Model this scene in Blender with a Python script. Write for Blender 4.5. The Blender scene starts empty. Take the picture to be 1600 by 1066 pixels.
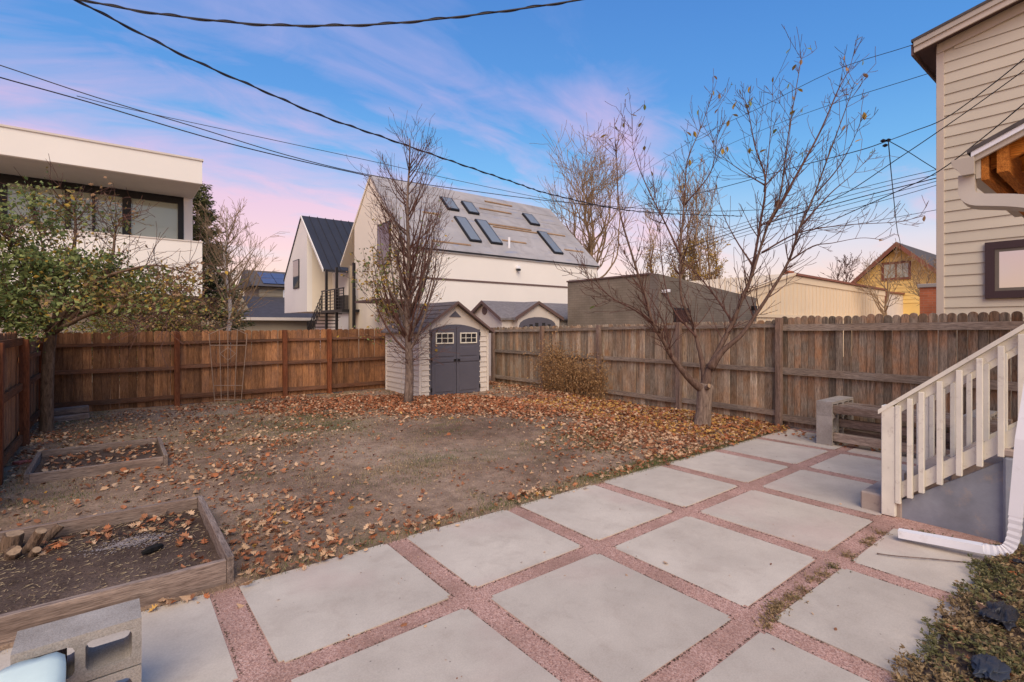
import bpy, bmesh, math, random
from mathutils import Vector, Matrix, noise
R = math.radians
rng = random.Random(7)
scene = bpy.context.scene
COL = scene.collection

# ------------------------------------------------------------------ camera, sky, sun, exposure
CAMH, FOC, HOR = 1.6, 790.0, 509.0            # eye height (m), focal length and horizon of a 1600 px wide frame
TH = R(51.78); SN, CS = math.sin(TH), math.cos(TH)
cam_d = bpy.data.cameras.new('camera'); cam = bpy.data.objects.new('camera', cam_d); COL.objects.link(cam)
cam_d.sensor_width = 36; cam_d.lens = FOC / 1600 * 36; cam_d.shift_y = -(533 - HOR) / 1600
cam_d.clip_start = .05; cam_d.clip_end = 2000
cam.location = (0, 0, CAMH); cam.rotation_euler = (R(90), 0, TH - R(90))
scene.camera = cam

SUN_EL, SUN_AZ = R(46), R(238)                 # azimuth measured from +x towards +y: behind the camera
world = bpy.data.worlds.new('World'); scene.world = world; world.use_nodes = True
def sky_world():
    nt = world.node_tree; N = nt.nodes; L = nt.links
    N.clear()
    out = N.new('ShaderNodeOutputWorld')
    sky = N.new('ShaderNodeTexSky'); sky.sky_type = 'NISHITA'; sky.sun_disc = False
    sky.sun_elevation = R(6); sky.sun_rotation = R(90) - SUN_AZ
    b1 = N.new('ShaderNodeBackground'); b1.inputs[1].default_value = .05
    L.new(sky.outputs[0], b1.inputs[0])
    tc = N.new('ShaderNodeTexCoord')
    sep = N.new('ShaderNodeSeparateXYZ'); L.new(tc.outputs['Generated'], sep.inputs[0])
    # evening gradient from the horizon upwards
    gr = N.new('ShaderNodeValToRGB'); L.new(sep.outputs['Z'], gr.inputs[0])
    st = [(0, (.98, .66, .55)), (.07, (.95, .64, .64)), (.14, (.74, .66, .82)), (.20, (.30, .54, .88)), (.28, (.11, .41, .86)), (.40, (.045, .27, .76)), (.55, (.03, .20, .66)), (1, (.10, .24, .56))]
    e = gr.color_ramp.elements
    e[0].position = st[0][0]; e[0].color = (*st[0][1], 1); e[1].position = st[-1][0]; e[1].color = (*st[-1][1], 1)
    for p, c in st[1:-1]:
        n = e.new(p); n.color = (*c, 1)
    # thin pink cloud sheets, laid out on a plane overhead so that they flatten towards the horizon
    def m(op, a, b=None):
        n = N.new('ShaderNodeMath'); n.operation = op
        for i, v in enumerate((a, b)):
            if v is None: continue
            if isinstance(v, (int, float)): n.inputs[i].default_value = v
            else: L.new(v, n.inputs[i])
        return n.outputs[0]
    den = m('ADD', m('MAXIMUM', sep.outputs['Z'], 0), .22)
    cx = m('DIVIDE', sep.outputs['X'], den); cy = m('DIVIDE', sep.outputs['Y'], den)
    cmb = N.new('ShaderNodeCombineXYZ'); L.new(cx, cmb.inputs[0]); L.new(cy, cmb.inputs[1])
    mp = N.new('ShaderNodeMapping'); L.new(cmb.outputs[0], mp.inputs[0])
    mp.inputs['Rotation'].default_value = (0, 0, R(28)); mp.inputs['Scale'].default_value = (.55, 1.25, 1)
    mp.inputs['Location'].default_value = (3.1, 1.4, 0)
    n1 = N.new('ShaderNodeTexNoise'); n1.inputs['Scale'].default_value = 1.15; n1.inputs['Detail'].default_value = 7
    n1.inputs['Roughness'].default_value = .52; n1.inputs['Distortion'].default_value = .5
    L.new(mp.outputs[0], n1.inputs[0])
    cr = N.new('ShaderNodeValToRGB'); nrm = N.new('ShaderNodeVectorMath'); nrm.operation = 'DOT_PRODUCT'; L.new(tc.outputs['Generated'], nrm.inputs[0]); nrm.inputs[1].default_value = (-.786, .619, 0)
    mp2 = N.new('ShaderNodeMapping'); L.new(cmb.outputs[0], mp2.inputs[0])
    mp2.inputs['Rotation'].default_value = (0, 0, R(20)); mp2.inputs['Scale'].default_value = (1.1, 2.4, 1)
    n2 = N.new('ShaderNodeTexNoise'); n2.inputs['Scale'].default_value = 2.2; n2.inputs['Detail'].default_value = 9; n2.inputs['Roughness'].default_value = .6; n2.inputs['Distortion'].default_value = .9
    L.new(mp2.outputs[0], n2.inputs[0])
    both = m('ADD', m('MULTIPLY', n1.outputs[0], .74), m('MULTIPLY', n2.outputs[0], .26))
    cover = m('ADD', both, m('MULTIPLY', nrm.outputs['Value'], .17))      # the cloud bank thickens towards the west
    L.new(cover, cr.inputs[0])
    cr.color_ramp.elements[0].position = .44; cr.color_ramp.elements[0].color = (0, 0, 0, 1)
    cr.color_ramp.elements[1].position = .60; cr.color_ramp.elements[1].color = (1, 1, 1, 1)
    fade = N.new('ShaderNodeValToRGB'); L.new(sep.outputs['Z'], fade.inputs[0])
    f = fade.color_ramp.elements
    f[0].position = 0; f[0].color = (.95,) * 3 + (1,); f[1].position = .6; f[1].color = (.2,) * 3 + (1,)
    k = f.new(.34); k.color = (.9,) * 3 + (1,)
    k = f.new(.46); k.color = (.6,) * 3 + (1,)
    fac = m('MULTIPLY', cr.outputs[0], fade.outputs[0])
    ccol = N.new('ShaderNodeValToRGB'); L.new(sep.outputs['Z'], ccol.inputs[0])
    c = ccol.color_ramp.elements
    c[0].position = 0; c[0].color = (1.0, .70, .52, 1); c[1].position = .5; c[1].color = (.50, .46, .84, 1)
    k = c.new(.14); k.color = (1.0, .56, .64, 1)
    k = c.new(.28); k.color = (.88, .48, .74, 1)
    mix = N.new('ShaderNodeMixRGB'); L.new(fac, mix.inputs[0]); L.new(gr.outputs[0], mix.inputs[1]); L.new(ccol.outputs[0], mix.inputs[2])
    b2 = N.new('ShaderNodeBackground'); b2.inputs[1].default_value = .66; L.new(mix.outputs[0], b2.inputs[0])
    add = N.new('ShaderNodeAddShader'); L.new(b1.outputs[0], add.inputs[0]); L.new(b2.outputs[0], add.inputs[1])
    L.new(add.outputs[0], out.inputs[0])
sky_world()
sun_d = bpy.data.lights.new('sun', 'SUN'); sun = bpy.data.objects.new('sun', sun_d); COL.objects.link(sun)
sun_d.energy = 2.8; sun_d.angle = R(50); sun_d.color = (1, .83, .64)
sdir = Vector((math.cos(SUN_AZ) * math.cos(SUN_EL), math.sin(SUN_AZ) * math.cos(SUN_EL), math.sin(SUN_EL)))
sun.rotation_euler = sdir.to_track_quat('Z', 'Y').to_euler()
vs = scene.view_settings
vs.view_transform = 'Standard'; vs.look = 'None'; vs.exposure = .32; vs.gamma = 1; vs.use_curve_mapping = False

# ------------------------------------------------------------------ survey helpers: world x runs along the patio joints to the right, y to the back fence
def G(px, py, Y):                               # sight line at depth Y
    X = (px - 800) / FOC * Y
    return Vector((X * SN + Y * CS, -X * CS + Y * SN, CAMH - (py - HOR) / FOC * Y))
def Gz(px, py, z=0): return G(px, py, FOC * (CAMH - z) / (py - HOR))
def HX(px, py, xp):
    r = (px - 800) / FOC; return G(px, py, xp / (r * SN + CS))
def HY(px, py, yp):
    r = (px - 800) / FOC; return G(px, py, yp / (SN - r * CS))
def HP(px, py, p, n):                            # sight line meets a plane
    o = Vector((0, 0, CAMH)); d = G(px, py, 1.0) - o
    return o + d * ((Vector(p) - o).dot(n) / d.dot(n))

# ------------------------------------------------------------------ materials
def srgb(r, g, b):
    def f(v):
        v /= 255; return v / 12.92 if v <= .04045 else ((v + .055) / 1.055) ** 2.4
    return (f(r), f(g), f(b), 1)
class NT:
    def __init__(s, name, rough=.8, metal=0, spec=.3):
        s.m = bpy.data.materials.new(name); s.m.use_nodes = True
        s.t = s.m.node_tree; s.N = s.t.nodes; s.L = s.t.links
        s.b = s.N['Principled BSDF']
        s.b.inputs['Roughness'].default_value = rough; s.b.inputs['Metallic'].default_value = metal
        s.b.inputs['Specular IOR Level'].default_value = spec
    def new(s, k, **kw):
        n = s.N.new('ShaderNode' + k)
        for a, v in kw.items(): setattr(n, a, v)
        return n
    def noise(s, vec, scale, detail=5, rough=.55, dist=0):
        n = s.new('TexNoise'); n.inputs['Scale'].default_value = scale; n.inputs['Detail'].default_value = detail
        n.inputs['Roughness'].default_value = rough; n.inputs['Distortion'].default_value = dist
        if vec is not None: s.L.new(vec, n.inputs['Vector'])
        return n.outputs[0]
    def ramp(s, fac, stops):
        n = s.new('ValToRGB'); s.L.new(fac, n.inputs[0]); e = n.color_ramp.elements
        e[0].position, e[0].color = stops[0]; e[1].position, e[1].color = stops[-1]
        for p, c in stops[1:-1]:
            k = e.new(p); k.color = c
        return n.outputs[0]
    def mix(s, fac, a, b, mode='MIX'):
        n = s.new('MixRGB', blend_type=mode)
        for i, v in enumerate((fac, a, b)):
            if hasattr(v, 'is_linked') or hasattr(v, 'links'): s.L.new(v, n.inputs[i])
            else: n.inputs[i].default_value = v
        return n.outputs[0]
    def bump(s, h, strength=.3, dist=.01):
        n = s.new('Bump'); n.inputs['Strength'].default_value = strength; n.inputs['Distance'].default_value = dist
        s.L.new(h, n.inputs['Height']); s.L.new(n.outputs[0], s.b.inputs['Normal'])
    def col(s, c):
        if hasattr(c, 'links'): s.L.new(c, s.b.inputs['Base Color'])
        else: s.b.inputs['Base Color'].default_value = c
    def objvec(s, scale=(1, 1, 1), rnd=17.0):
        tc = s.new('TexCoord'); oi = s.new('ObjectInfo')
        mu = s.new('Math', operation='MULTIPLY'); mu.inputs[1].default_value = rnd; s.L.new(oi.outputs['Random'], mu.inputs[0])
        ad = s.new('VectorMath', operation='ADD'); s.L.new(tc.outputs['Object'], ad.inputs[0]); s.L.new(mu.outputs[0], ad.inputs[1])
        mp = s.new('Mapping'); mp.inputs['Scale'].default_value = scale; s.L.new(ad.outputs[0], mp.inputs[0])
        s.rand = oi.outputs['Random']
        return mp.outputs[0], ad.outputs[0]
BLK, WHT = (0, 0, 0, 1), (1, 1, 1, 1)
def hsv(t, fac_val, col, lo, hi):                # brightness varies from object to object
    mr = t.new('MapRange'); mr.inputs['To Min'].default_value = lo; mr.inputs['To Max'].default_value = hi
    t.L.new(fac_val, mr.inputs[0])
    h = t.new('HueSaturation'); t.L.new(mr.outputs[0], h.inputs['Value']); t.L.new(col, h.inputs['Color'])
    return h.outputs[0]
def wood(name, dark, light, stain, axis='Z', lo=.72, hi=1.18, stainamt=.5, knots=True, rough=.85):
    t = NT(name, rough, spec=.15)
    sc = {'Z': (14, 14, .9), 'X': (.9, 14, 14), 'Y': (14, .9, 14)}[axis]
    v, raw = t.objvec(sc)
    g = t.noise(v, 3.2, 8, .62, .6)
    base = t.ramp(g, [(.28, dark), (.72, light)])
    ln = t.noise(raw, 2.3, 4, .6)
    base = t.mix(t.ramp(ln, [(.5 - .25 * stainamt, BLK), (.72, WHT)]), base, stain)
    fine = t.noise(v, 14, 3, .7)
    base = t.mix(t.ramp(fine, [(.3, (.55, .55, .55, 1)), (.55, WHT)]), BLK, base, 'MIX') if False else t.mix(.8, base, t.mix(1, base, t.ramp(fine, [(.34, (.32, .29, .28, 1)), (.56, (1.15, 1.14, 1.12, 1))]), 'MULTIPLY'))
    if knots:
        ks = {'Z': (7, 7, 2.2), 'X': (2.2, 7, 7), 'Y': (7, 2.2, 7)}[axis]
        mp = t.new('Mapping'); mp.inputs['Scale'].default_value = ks; t.L.new(raw, mp.inputs[0])
        vo = t.new('TexVoronoi'); vo.inputs['Scale'].default_value = 1; t.L.new(mp.outputs[0], vo.inputs['Vector'])
        base = t.mix(t.ramp(vo.outputs['Distance'], [(.0, (.85, .85, .85, 1)), (.13, BLK)]), base, tuple(c * .35 for c in dark[:3]) + (1,))
    wt = t.noise(v, .9, 4, .6, .3)
    base = t.mix(t.ramp(wt, [(.52, BLK), (.68, (.6, .6, .6, 1))]), base, tuple(c * .45 for c in dark[:3]) + (1,))
    t.col(hsv(t, t.rand, base, lo, hi))
    t.bump(g, .5, .004)
    return t.m
def paint(name, c, rough=.6, var=.06, scale=3, spec=.3, bump=0, dirt=None, lo=.97, hi=1.03):
    t = NT(name, rough, spec=spec)
    v, raw = t.objvec()
    n = t.noise(raw, scale, 6, .6)
    d = tuple(x * (1 - var * 2) for x in c[:3]) + (1,); l = tuple(min(1, x * (1 + var)) for x in c[:3]) + (1,)
    col = t.ramp(n, [(.3, d), (.7, l)])
    if dirt:
        n2 = t.noise(raw, scale * 2.7, 8, .7)
        col = t.mix(t.ramp(n2, [(.56, BLK), (.78, (.8, .8, .8, 1))]), col, dirt)
    t.col(hsv(t, t.rand, col, lo, hi))
    if bump: t.bump(t.noise(raw, 60, 4, .6), bump, .003)
    return t.m
def bark(name, c1, c2, sc=9, bump=.8):
    t = NT(name, .9, spec=.1)
    tc = t.new('TexCoord'); mp = t.new('Mapping'); mp.inputs['Scale'].default_value = (sc, sc, sc * .22); t.L.new(tc.outputs['Object'], mp.inputs[0])
    n = t.noise(mp.outputs[0], 3, 7, .65, .8)
    t.col(t.ramp(n, [(.32, c1), (.66, c2)])); t.bump(n, bump, .02)
    return t.m
def leafmat(name, c1, c2, trans=.25, rough=.6):
    t = NT(name, rough, spec=.2)
    g = t.new('NewGeometry'); 
    t.col(t.ramp(g.outputs['Random Per Island'], [(0, c1), (1, c2)]))
    tl = t.new('BsdfTranslucent'); t.L.new(t.ramp(g.outputs['Random Per Island'], [(0, c1), (1, c2)]), tl.inputs[0])
    mx = t.new('MixShader'); mx.inputs[0].default_value = trans
    t.L.new(t.b.outputs[0], mx.inputs[1]); t.L.new(tl.outputs[0], mx.inputs[2])
    t.L.new(mx.outputs[0], t.N['Material Output'].inputs[0])
    return t.m
def glass(name, c, rough=.06):
    t = NT(name, rough, spec=.9); t.col(c); t.b.inputs['Coat Weight'].default_value = .6; t.b.inputs['Coat Roughness'].default_value = .03
    return t.m
M = {}
M['picket_red'] = wood('fence cedar', srgb(130, 86, 58), srgb(206, 150, 104), srgb(132, 98, 78), 'Z', .52, 1.18, .6)
M['rail_red_x'] = wood('fence rail cedar along x', srgb(96, 66, 52), srgb(148, 102, 76), srgb(112, 88, 76), 'X', .75, 1.05, .5, False)
M['rail_red_y'] = wood('fence rail cedar along y', srgb(96, 60, 42), srgb(158, 104, 68), srgb(110, 80, 62), 'Y', .8, 1.1, .5, False)
M['post_red'] = wood('fence post cedar', srgb(98, 54, 36), srgb(150, 88, 56), srgb(112, 74, 56), 'Z', .85, 1.1, .4, False)
M['picket_grey'] = wood('weathered picket', srgb(142, 126, 108), srgb(212, 196, 174), srgb(176, 138, 104), 'Z', .5, 1.2, .35)
M['picket_brown'] = wood('brown weathered picket', srgb(114, 102, 90), srgb(178, 163, 145), srgb(170, 122, 84), 'Z', .48, 1.2, .36)
M['rail_grey'] = wood('weathered rail', srgb(124, 112, 102), srgb(176, 162, 148), srgb(146, 128, 112), 'Y', .8, 1.1, .4, False)
M['post_grey'] = wood('weathered post', srgb(110, 92, 84), srgb(158, 138, 126), srgb(136, 110, 94), 'Z', .85, 1.1, .4, False)
M['bed_x'] = wood('grey bed board along x', srgb(112, 96, 88), srgb(170, 152, 140), srgb(134, 114, 104), 'X', .85, 1.1, .4, False)
M['bed_y'] = wood('grey bed board along y', srgb(100, 86, 80), srgb(158, 142, 132), srgb(124, 106, 96), 'Y', .85, 1.1, .4, False)
M['beam_y'] = wood('bench beam', srgb(122, 106, 96), srgb(184, 166, 150), srgb(124, 104, 92), 'Y', .85, 1.1, .4, False)
M['orange_wood_y'] = wood('new rafter wood', srgb(176, 106, 38), srgb(222, 152, 70), srgb(196, 120, 46), 'Y', .9, 1.1, .3, False)
M['orange_wood_x'] = wood('new roof board', srgb(150, 88, 36), srgb(200, 130, 60), srgb(160, 96, 42), 'X', .9, 1.1, .3, False)
M['scrap'] = wood('scrap timber', srgb(112, 96, 90), srgb(168, 150, 140), srgb(122, 102, 94), 'X', .85, 1.1, .4, False)
M['batten'] = wood('roof batten', srgb(140, 112, 86), srgb(186, 156, 122), srgb(150, 120, 96), 'X', .9, 1.1, .4, False)
M['white_wood'] = paint('off white painted wood', srgb(230, 224, 208), .55, .05, 6, dirt=srgb(170, 154, 138))
M['taupe'] = paint('taupe siding paint', srgb(204, 194, 174), .65, .03, 1.2, lo=.96, hi=1.04)
M['taupe_trim'] = paint('taupe trim', srgb(200, 187, 172), .6, .03, 2)
M['gutter'] = paint('greige gutter', srgb(184, 174, 160), .5, .03, 3, spec=.35)
M['whitemetal'] = paint('white aluminium', srgb(232, 232, 236), .35, .02, 3, spec=.5, dirt=srgb(200, 196, 192))
M['plum'] = paint('plum brown window casing', srgb(68, 52, 54), .5, .04, 3)
M['sash'] = paint('olive grey sash', srgb(112, 104, 94), .5, .04, 3)
M['darksoffit'] = paint('brown soffit', srgb(104, 84, 80), .7, .04, 3)
M['shingle'] = paint('asphalt shingle', srgb(88, 82, 80), .9, .15, 9, bump=.5)
M['shingle_grey'] = paint('grey shed roof', srgb(126, 120, 120), .9, .12, 8, spec=.1, bump=.5)
M['stucco'] = paint('white stucco', srgb(236, 230, 222), .85, .025, .35, bump=.15)
M['stucco_warm'] = paint('warm white stucco', srgb(238, 226, 206), .85, .03, .35, bump=.15)
M['black'] = paint('black frame', srgb(34, 32, 34), .4, .05, 3)
M['seam'] = paint('dark standing seam metal', srgb(50, 50, 56), .5, .06, 1, spec=.35)
def underlay():
    t = NT('roof underlayment', .6); v, raw = t.objvec((.25, 1.4, 1.4), 0)
    n = t.noise(raw, .5, 4); c = t.ramp(n, [(.3, srgb(148, 144, 144)), (.7, srgb(174, 168, 166))])
    p = t.noise(v, 2.6, 3, .6)
    c = t.mix(t.ramp(p, [(.60, BLK), (.66, (.55, .55, .55, 1))]), c, srgb(128, 138, 164))
    d = t.noise(raw, 1.1, 7, .7, .5); c = t.mix(t.ramp(d, [(.5, BLK), (.68, (.6, .6, .6, 1))]), c, srgb(124, 118, 116)); t.col(c)
    return t.m
M['underlay'] = underlay()
M['skyglass'] = glass('skylight glass', srgb(122, 126, 126), .25)
M['window'] = glass('window glass', srgb(168, 174, 158))
M['mirrorglass'] = glass('reflecting window glass', srgb(205, 205, 208), .03)
M['mirrorglass'].node_tree.nodes['Principled BSDF'].inputs['Metallic'].default_value = 1
M['darkglass'] = glass('dark window glass', srgb(44, 46, 52))
M['shedwall'] = paint('pale vinyl shed wall', srgb(212, 202, 192), .6, .03, 2)
M['sheddoor'] = paint('slate vinyl shed door', srgb(92, 90, 100), .55, .04, 3)
M['shedroof'] = paint('shed roof panel', srgb(112, 102, 100), .9, .1, 8, spec=.1, bump=.3)
M['olive'] = None
def brickmat(name, c1, c2, mortar, sx):
    t = NT(name, .85, spec=.15); tc = t.new('TexCoord'); mp = t.new('Mapping')
    t.L.new(tc.outputs['Object'], mp.inputs[0])
    mp.inputs['Rotation'].default_value = (R(90), 0, 0) if sx == 'X' else (R(90), 0, R(90))
    if sx == 'Y': mp.inputs['Rotation'].default_value = (0, R(90), R(90))
    b = t.new('TexBrick'); t.L.new(mp.outputs[0], b.inputs[0])
    b.inputs['Color1'].default_value = c1; b.inputs['Color2'].default_value = c2; b.inputs['Mortar'].default_value = mortar
    b.inputs['Scale'].default_value = 1; b.inputs['Brick Width'].default_value = .22; b.inputs['Row Height'].default_value = .075; b.inputs['Mortar Size'].default_value = .006
    n = t.noise(tc.outputs['Object'], 1.2, 5)
    c = t.mix(.5, b.outputs[0], t.mix(1, b.outputs[0], t.ramp(n, [(.35, (.55, .55, .55, 1)), (.65, (1.2, 1.2, 1.2, 1))]), 'MULTIPLY'))
    t.col(c); t.bump(b.outputs['Fac'], -.4, .01)
    return t.m
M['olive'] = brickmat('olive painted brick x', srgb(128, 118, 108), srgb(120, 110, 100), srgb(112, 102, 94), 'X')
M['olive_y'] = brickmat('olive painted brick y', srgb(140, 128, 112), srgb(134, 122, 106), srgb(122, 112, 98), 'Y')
M['orange_brick'] = brickmat('orange brick', srgb(222, 134, 92), srgb(206, 120, 80), srgb(206, 150, 118), 'Y')
M['beige'] = paint('beige panel siding', srgb(226, 204, 172), .7, .03, .6)
M['brown_trim'] = paint('brown trim', srgb(136, 88, 70), .6, .05, 2)
M['yellow'] = paint('yellow siding', srgb(250, 214, 132), .7, .05, .8)
M['grey_siding'] = paint('grey olive siding', srgb(150, 138, 120), .7, .05, .8)
M['solar'] = paint('solar panel', srgb(74, 84, 116), .35, .1, 2, spec=.6)
M['tile_dark'] = paint('dark blue roof', srgb(72, 70, 78), .8, .1, 3)
M['iron'] = paint('rusty trellis wire', srgb(150, 128, 112), .7, .1, 9)
M['wire'] = paint('black cable', srgb(38, 36, 44), .6, .05, 9)
M['blocks'] = None
def blockmat():
    t = NT('grey concrete block', .95, spec=.1); v, raw = t.objvec()
    n = t.noise(raw, 5, 6, .6); f = t.noise(raw, 160, 4, .8)
    c = t.ramp(n, [(.3, srgb(146, 138, 130)), (.7, srgb(180, 172, 164))])
    c = t.mix(.6, c, t.mix(1, c, t.ramp(f, [(.36, (.5, .5, .5, 1)), (.6, (1.15, 1.15, 1.15, 1))]), 'MULTIPLY'))
    t.col(c); t.bump(f, .7, .004)
    return t.m
M['blocks'] = blockmat()
def slabmat():
    t = NT('broom finished concrete', .85, spec=.2); v, raw = t.objvec((1, 1, 1), 31)
    n = t.noise(raw, 1.6, 7, .62); n2 = t.noise(raw, 5, 6, .7, .4); f = t.noise(raw, 120, 4, .75)
    c = t.ramp(n, [(.3, srgb(180, 168, 154)), (.7, srgb(206, 194, 178))])
    c = t.mix(t.ramp(n2, [(.50, BLK), (.78, (.5, .5, .5, 1))]), c, srgb(166, 150, 136))
    st = t.noise(raw, 3.1, 8, .72, 1.2); c = t.mix(t.ramp(st, [(.60, BLK), (.74, (.28, .28, .28, 1))]), c, srgb(150, 138, 126))
    wv = t.noise(raw, 7, 5, .8, .3); c = t.mix(t.ramp(wv, [(.66, BLK), (.78, (.3, .3, .3, 1))]), c, srgb(220, 210, 198))
    vo = t.new('TexVoronoi'); vo.inputs['Scale'].default_value = 9; t.L.new(raw, vo.inputs['Vector'])
    c = t.mix(t.ramp(vo.outputs['Distance'], [(.022, (.75, .75, .75, 1)), (.05, BLK)]), c, srgb(92, 84, 80))
    c = t.mix(.35, c, t.mix(1, c, t.ramp(f, [(.36, (.72, .72, .72, 1)), (.6, (1.08, 1.08, 1.08, 1))]), 'MULTIPLY'))
    n3 = t.noise(raw, .9, 4, .5)
    c = t.mix(t.ramp(n3, [(.58, BLK), (.72, (.4, .4, .4, 1))]), c, srgb(188, 160, 150))
    t.col(hsv(t, t.rand, c, .94, 1.04)); t.bump(f, .25, .002)
    return t.m
M['slab'] = slabmat()
def gravelmat():
    t = NT('red crushed gravel', .95, spec=.1); tc = t.new('TexCoord')
    vo = t.new('TexVoronoi'); vo.inputs['Scale'].default_value = 150; t.L.new(tc.outputs['Object'], vo.inputs['Vector'])
    n = t.noise(tc.outputs['Object'], 2.2, 5)
    c = t.ramp(vo.outputs['Color'], [(.1, srgb(138, 106, 96)), (.5, srgb(186, 146, 132)), (.9, srgb(208, 174, 160))])
    c = t.mix(t.ramp(n, [(.42, BLK), (.70, (.75, .75, .75, 1))]), c, srgb(140, 110, 96))
    t.col(c); t.bump(vo.outputs['Distance'], .5, .006)
    return t.m
M['gravel'] = gravelmat()
M['pebble'] = leafmat('crushed stone chips', srgb(138, 104, 94), srgb(216, 178, 164), 0, .9)
def soilmat(name, dark, mid, light, green=None):
    t = NT(name, .98, spec=.05); tc = t.new('TexCoord'); o = tc.outputs['Object']
    n = t.noise(o, .55, 6, .6, .4); n2 = t.noise(o, 6, 8, .7); f = t.noise(o, 55, 5, .75)
    c = t.ramp(n, [(.32, dark), (.5, mid), (.68, light)])
    c = t.mix(.6, c, t.mix(1, c, t.ramp(n2, [(.34, (.45, .43, .41, 1)), (.64, (1.25, 1.22, 1.18, 1))]), 'MULTIPLY'))
    c = t.mix(.7, c, t.mix(1, c, t.ramp(f, [(.34, (.5, .47, .45, 1)), (.62, (1.2, 1.2, 1.18, 1))]), 'MULTIPLY'))
    if green:
        g = t.noise(o, .9, 6, .65, .3)
        c = t.mix(t.ramp(g, [(.53, BLK), (.70, (.45, .45, .45, 1))]), c, green)
    t.col(c); t.bump(f, .9, .02)
    return t.m
M['soil'] = soilmat('bare yard soil', srgb(124, 102, 88), srgb(158, 134, 116), srgb(182, 158, 138), srgb(120, 112, 84))
M['bedsoil'] = soilmat('dark bed soil', srgb(82, 68, 62), srgb(104, 88, 80), srgb(130, 112, 102))
M['wallblue'] = paint('blue grey painted concrete', srgb(142, 146, 154), .8, .2, 2.2, bump=.6, dirt=srgb(176, 158, 140))
M['step'] = paint('worn concrete step', srgb(172, 156, 144), .85, .1, 6, bump=.4, dirt=srgb(110, 98, 94))
M['bark_mid'] = bark('grey brown bark', srgb(84, 70, 64), srgb(142, 124, 114))
M['bark_right'] = bark('fruit tree bark', srgb(96, 80, 72), srgb(158, 138, 122))
M['limb'] = bark('dark limb bark', srgb(80, 62, 54), srgb(124, 102, 90))
M['twig'] = bark('dark twigs', srgb(74, 52, 46), srgb(110, 82, 74), bump=.2)
M['twig_tan'] = bark('tan twigs', srgb(118, 98, 78), srgb(164, 138, 108), bump=.2)
M['bark_left'] = bark('furrowed bark', srgb(76, 62, 52), srgb(136, 112, 94), 14, 1)
M['bark_birch'] = bark('pale birch bark', srgb(170, 156, 146), srgb(216, 204, 196), 6, .3)
M['leaf_green'] = leafmat('green tree leaves', srgb(80, 98, 56), srgb(150, 160, 98))
M['leaf_mix'] = leafmat('turning tree leaves', srgb(112, 108, 60), srgb(166, 140, 80))
M['leaf_pinkish'] = leafmat('bronze tree leaves', srgb(126, 98, 72), srgb(182, 148, 112))
M['leaf_yel'] = leafmat('yellow leaves', srgb(150, 128, 60), srgb(196, 160, 70))
M['pine'] = leafmat('pine needles', srgb(52, 62, 42), srgb(112, 110, 72), .1)
M['fl_brown'] = leafmat('fallen brown leaves', srgb(112, 74, 54), srgb(168, 116, 84), .1, .75)
M['fl_rust'] = leafmat('fallen rust leaves', srgb(146, 88, 58), srgb(192, 124, 84), .1, .75)
M['fl_tan'] = leafmat('fallen tan leaves', srgb(168, 134, 104), srgb(214, 180, 146), .1, .75)
M['fl_yel'] = leafmat('fallen yellow leaves', srgb(184, 138, 70), srgb(214, 172, 100), .1, .75)
M['grass'] = leafmat('lawn grass', srgb(72, 86, 48), srgb(118, 122, 72), .2)
M['straw'] = leafmat('dry grass', srgb(146, 126, 96), srgb(190, 168, 132), .2)
M['weed'] = leafmat('low weeds', srgb(84, 86, 54), srgb(140, 132, 90), .2)
M['weed_dry'] = leafmat('dried weeds', srgb(116, 96, 70), srgb(172, 146, 108), .2)
M['vine'] = leafmat('dry vine leaves', srgb(132, 98, 66), srgb(188, 152, 108), .2)
M['bag'] = paint('black plastic', srgb(34, 34, 40), .42, .1, 9, spec=.4)
M['bagblue'] = paint('dark blue plastic', srgb(48, 54, 66), .5, .1, 9, spec=.4)
M['cushion'] = paint('pale aqua cushion', srgb(216, 232, 222), .9, .03, 9)
M['brick_red'] = paint('red paving brick', srgb(164, 92, 82), .9, .1, 9, bump=.5)
M['cutwood'] = paint('sawn wood end', srgb(158, 132, 106), .9, .2, 30)
M['stone'] = paint('dark charcoal', srgb(26, 24, 24), .9, .1, 20, bump=.6)
M['ash'] = paint('wood ash', srgb(150, 138, 134), .95, .1, 30)
M['copper'] = paint('warm brown terracotta', srgb(176, 112, 84), .8, .08, 5)

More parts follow.
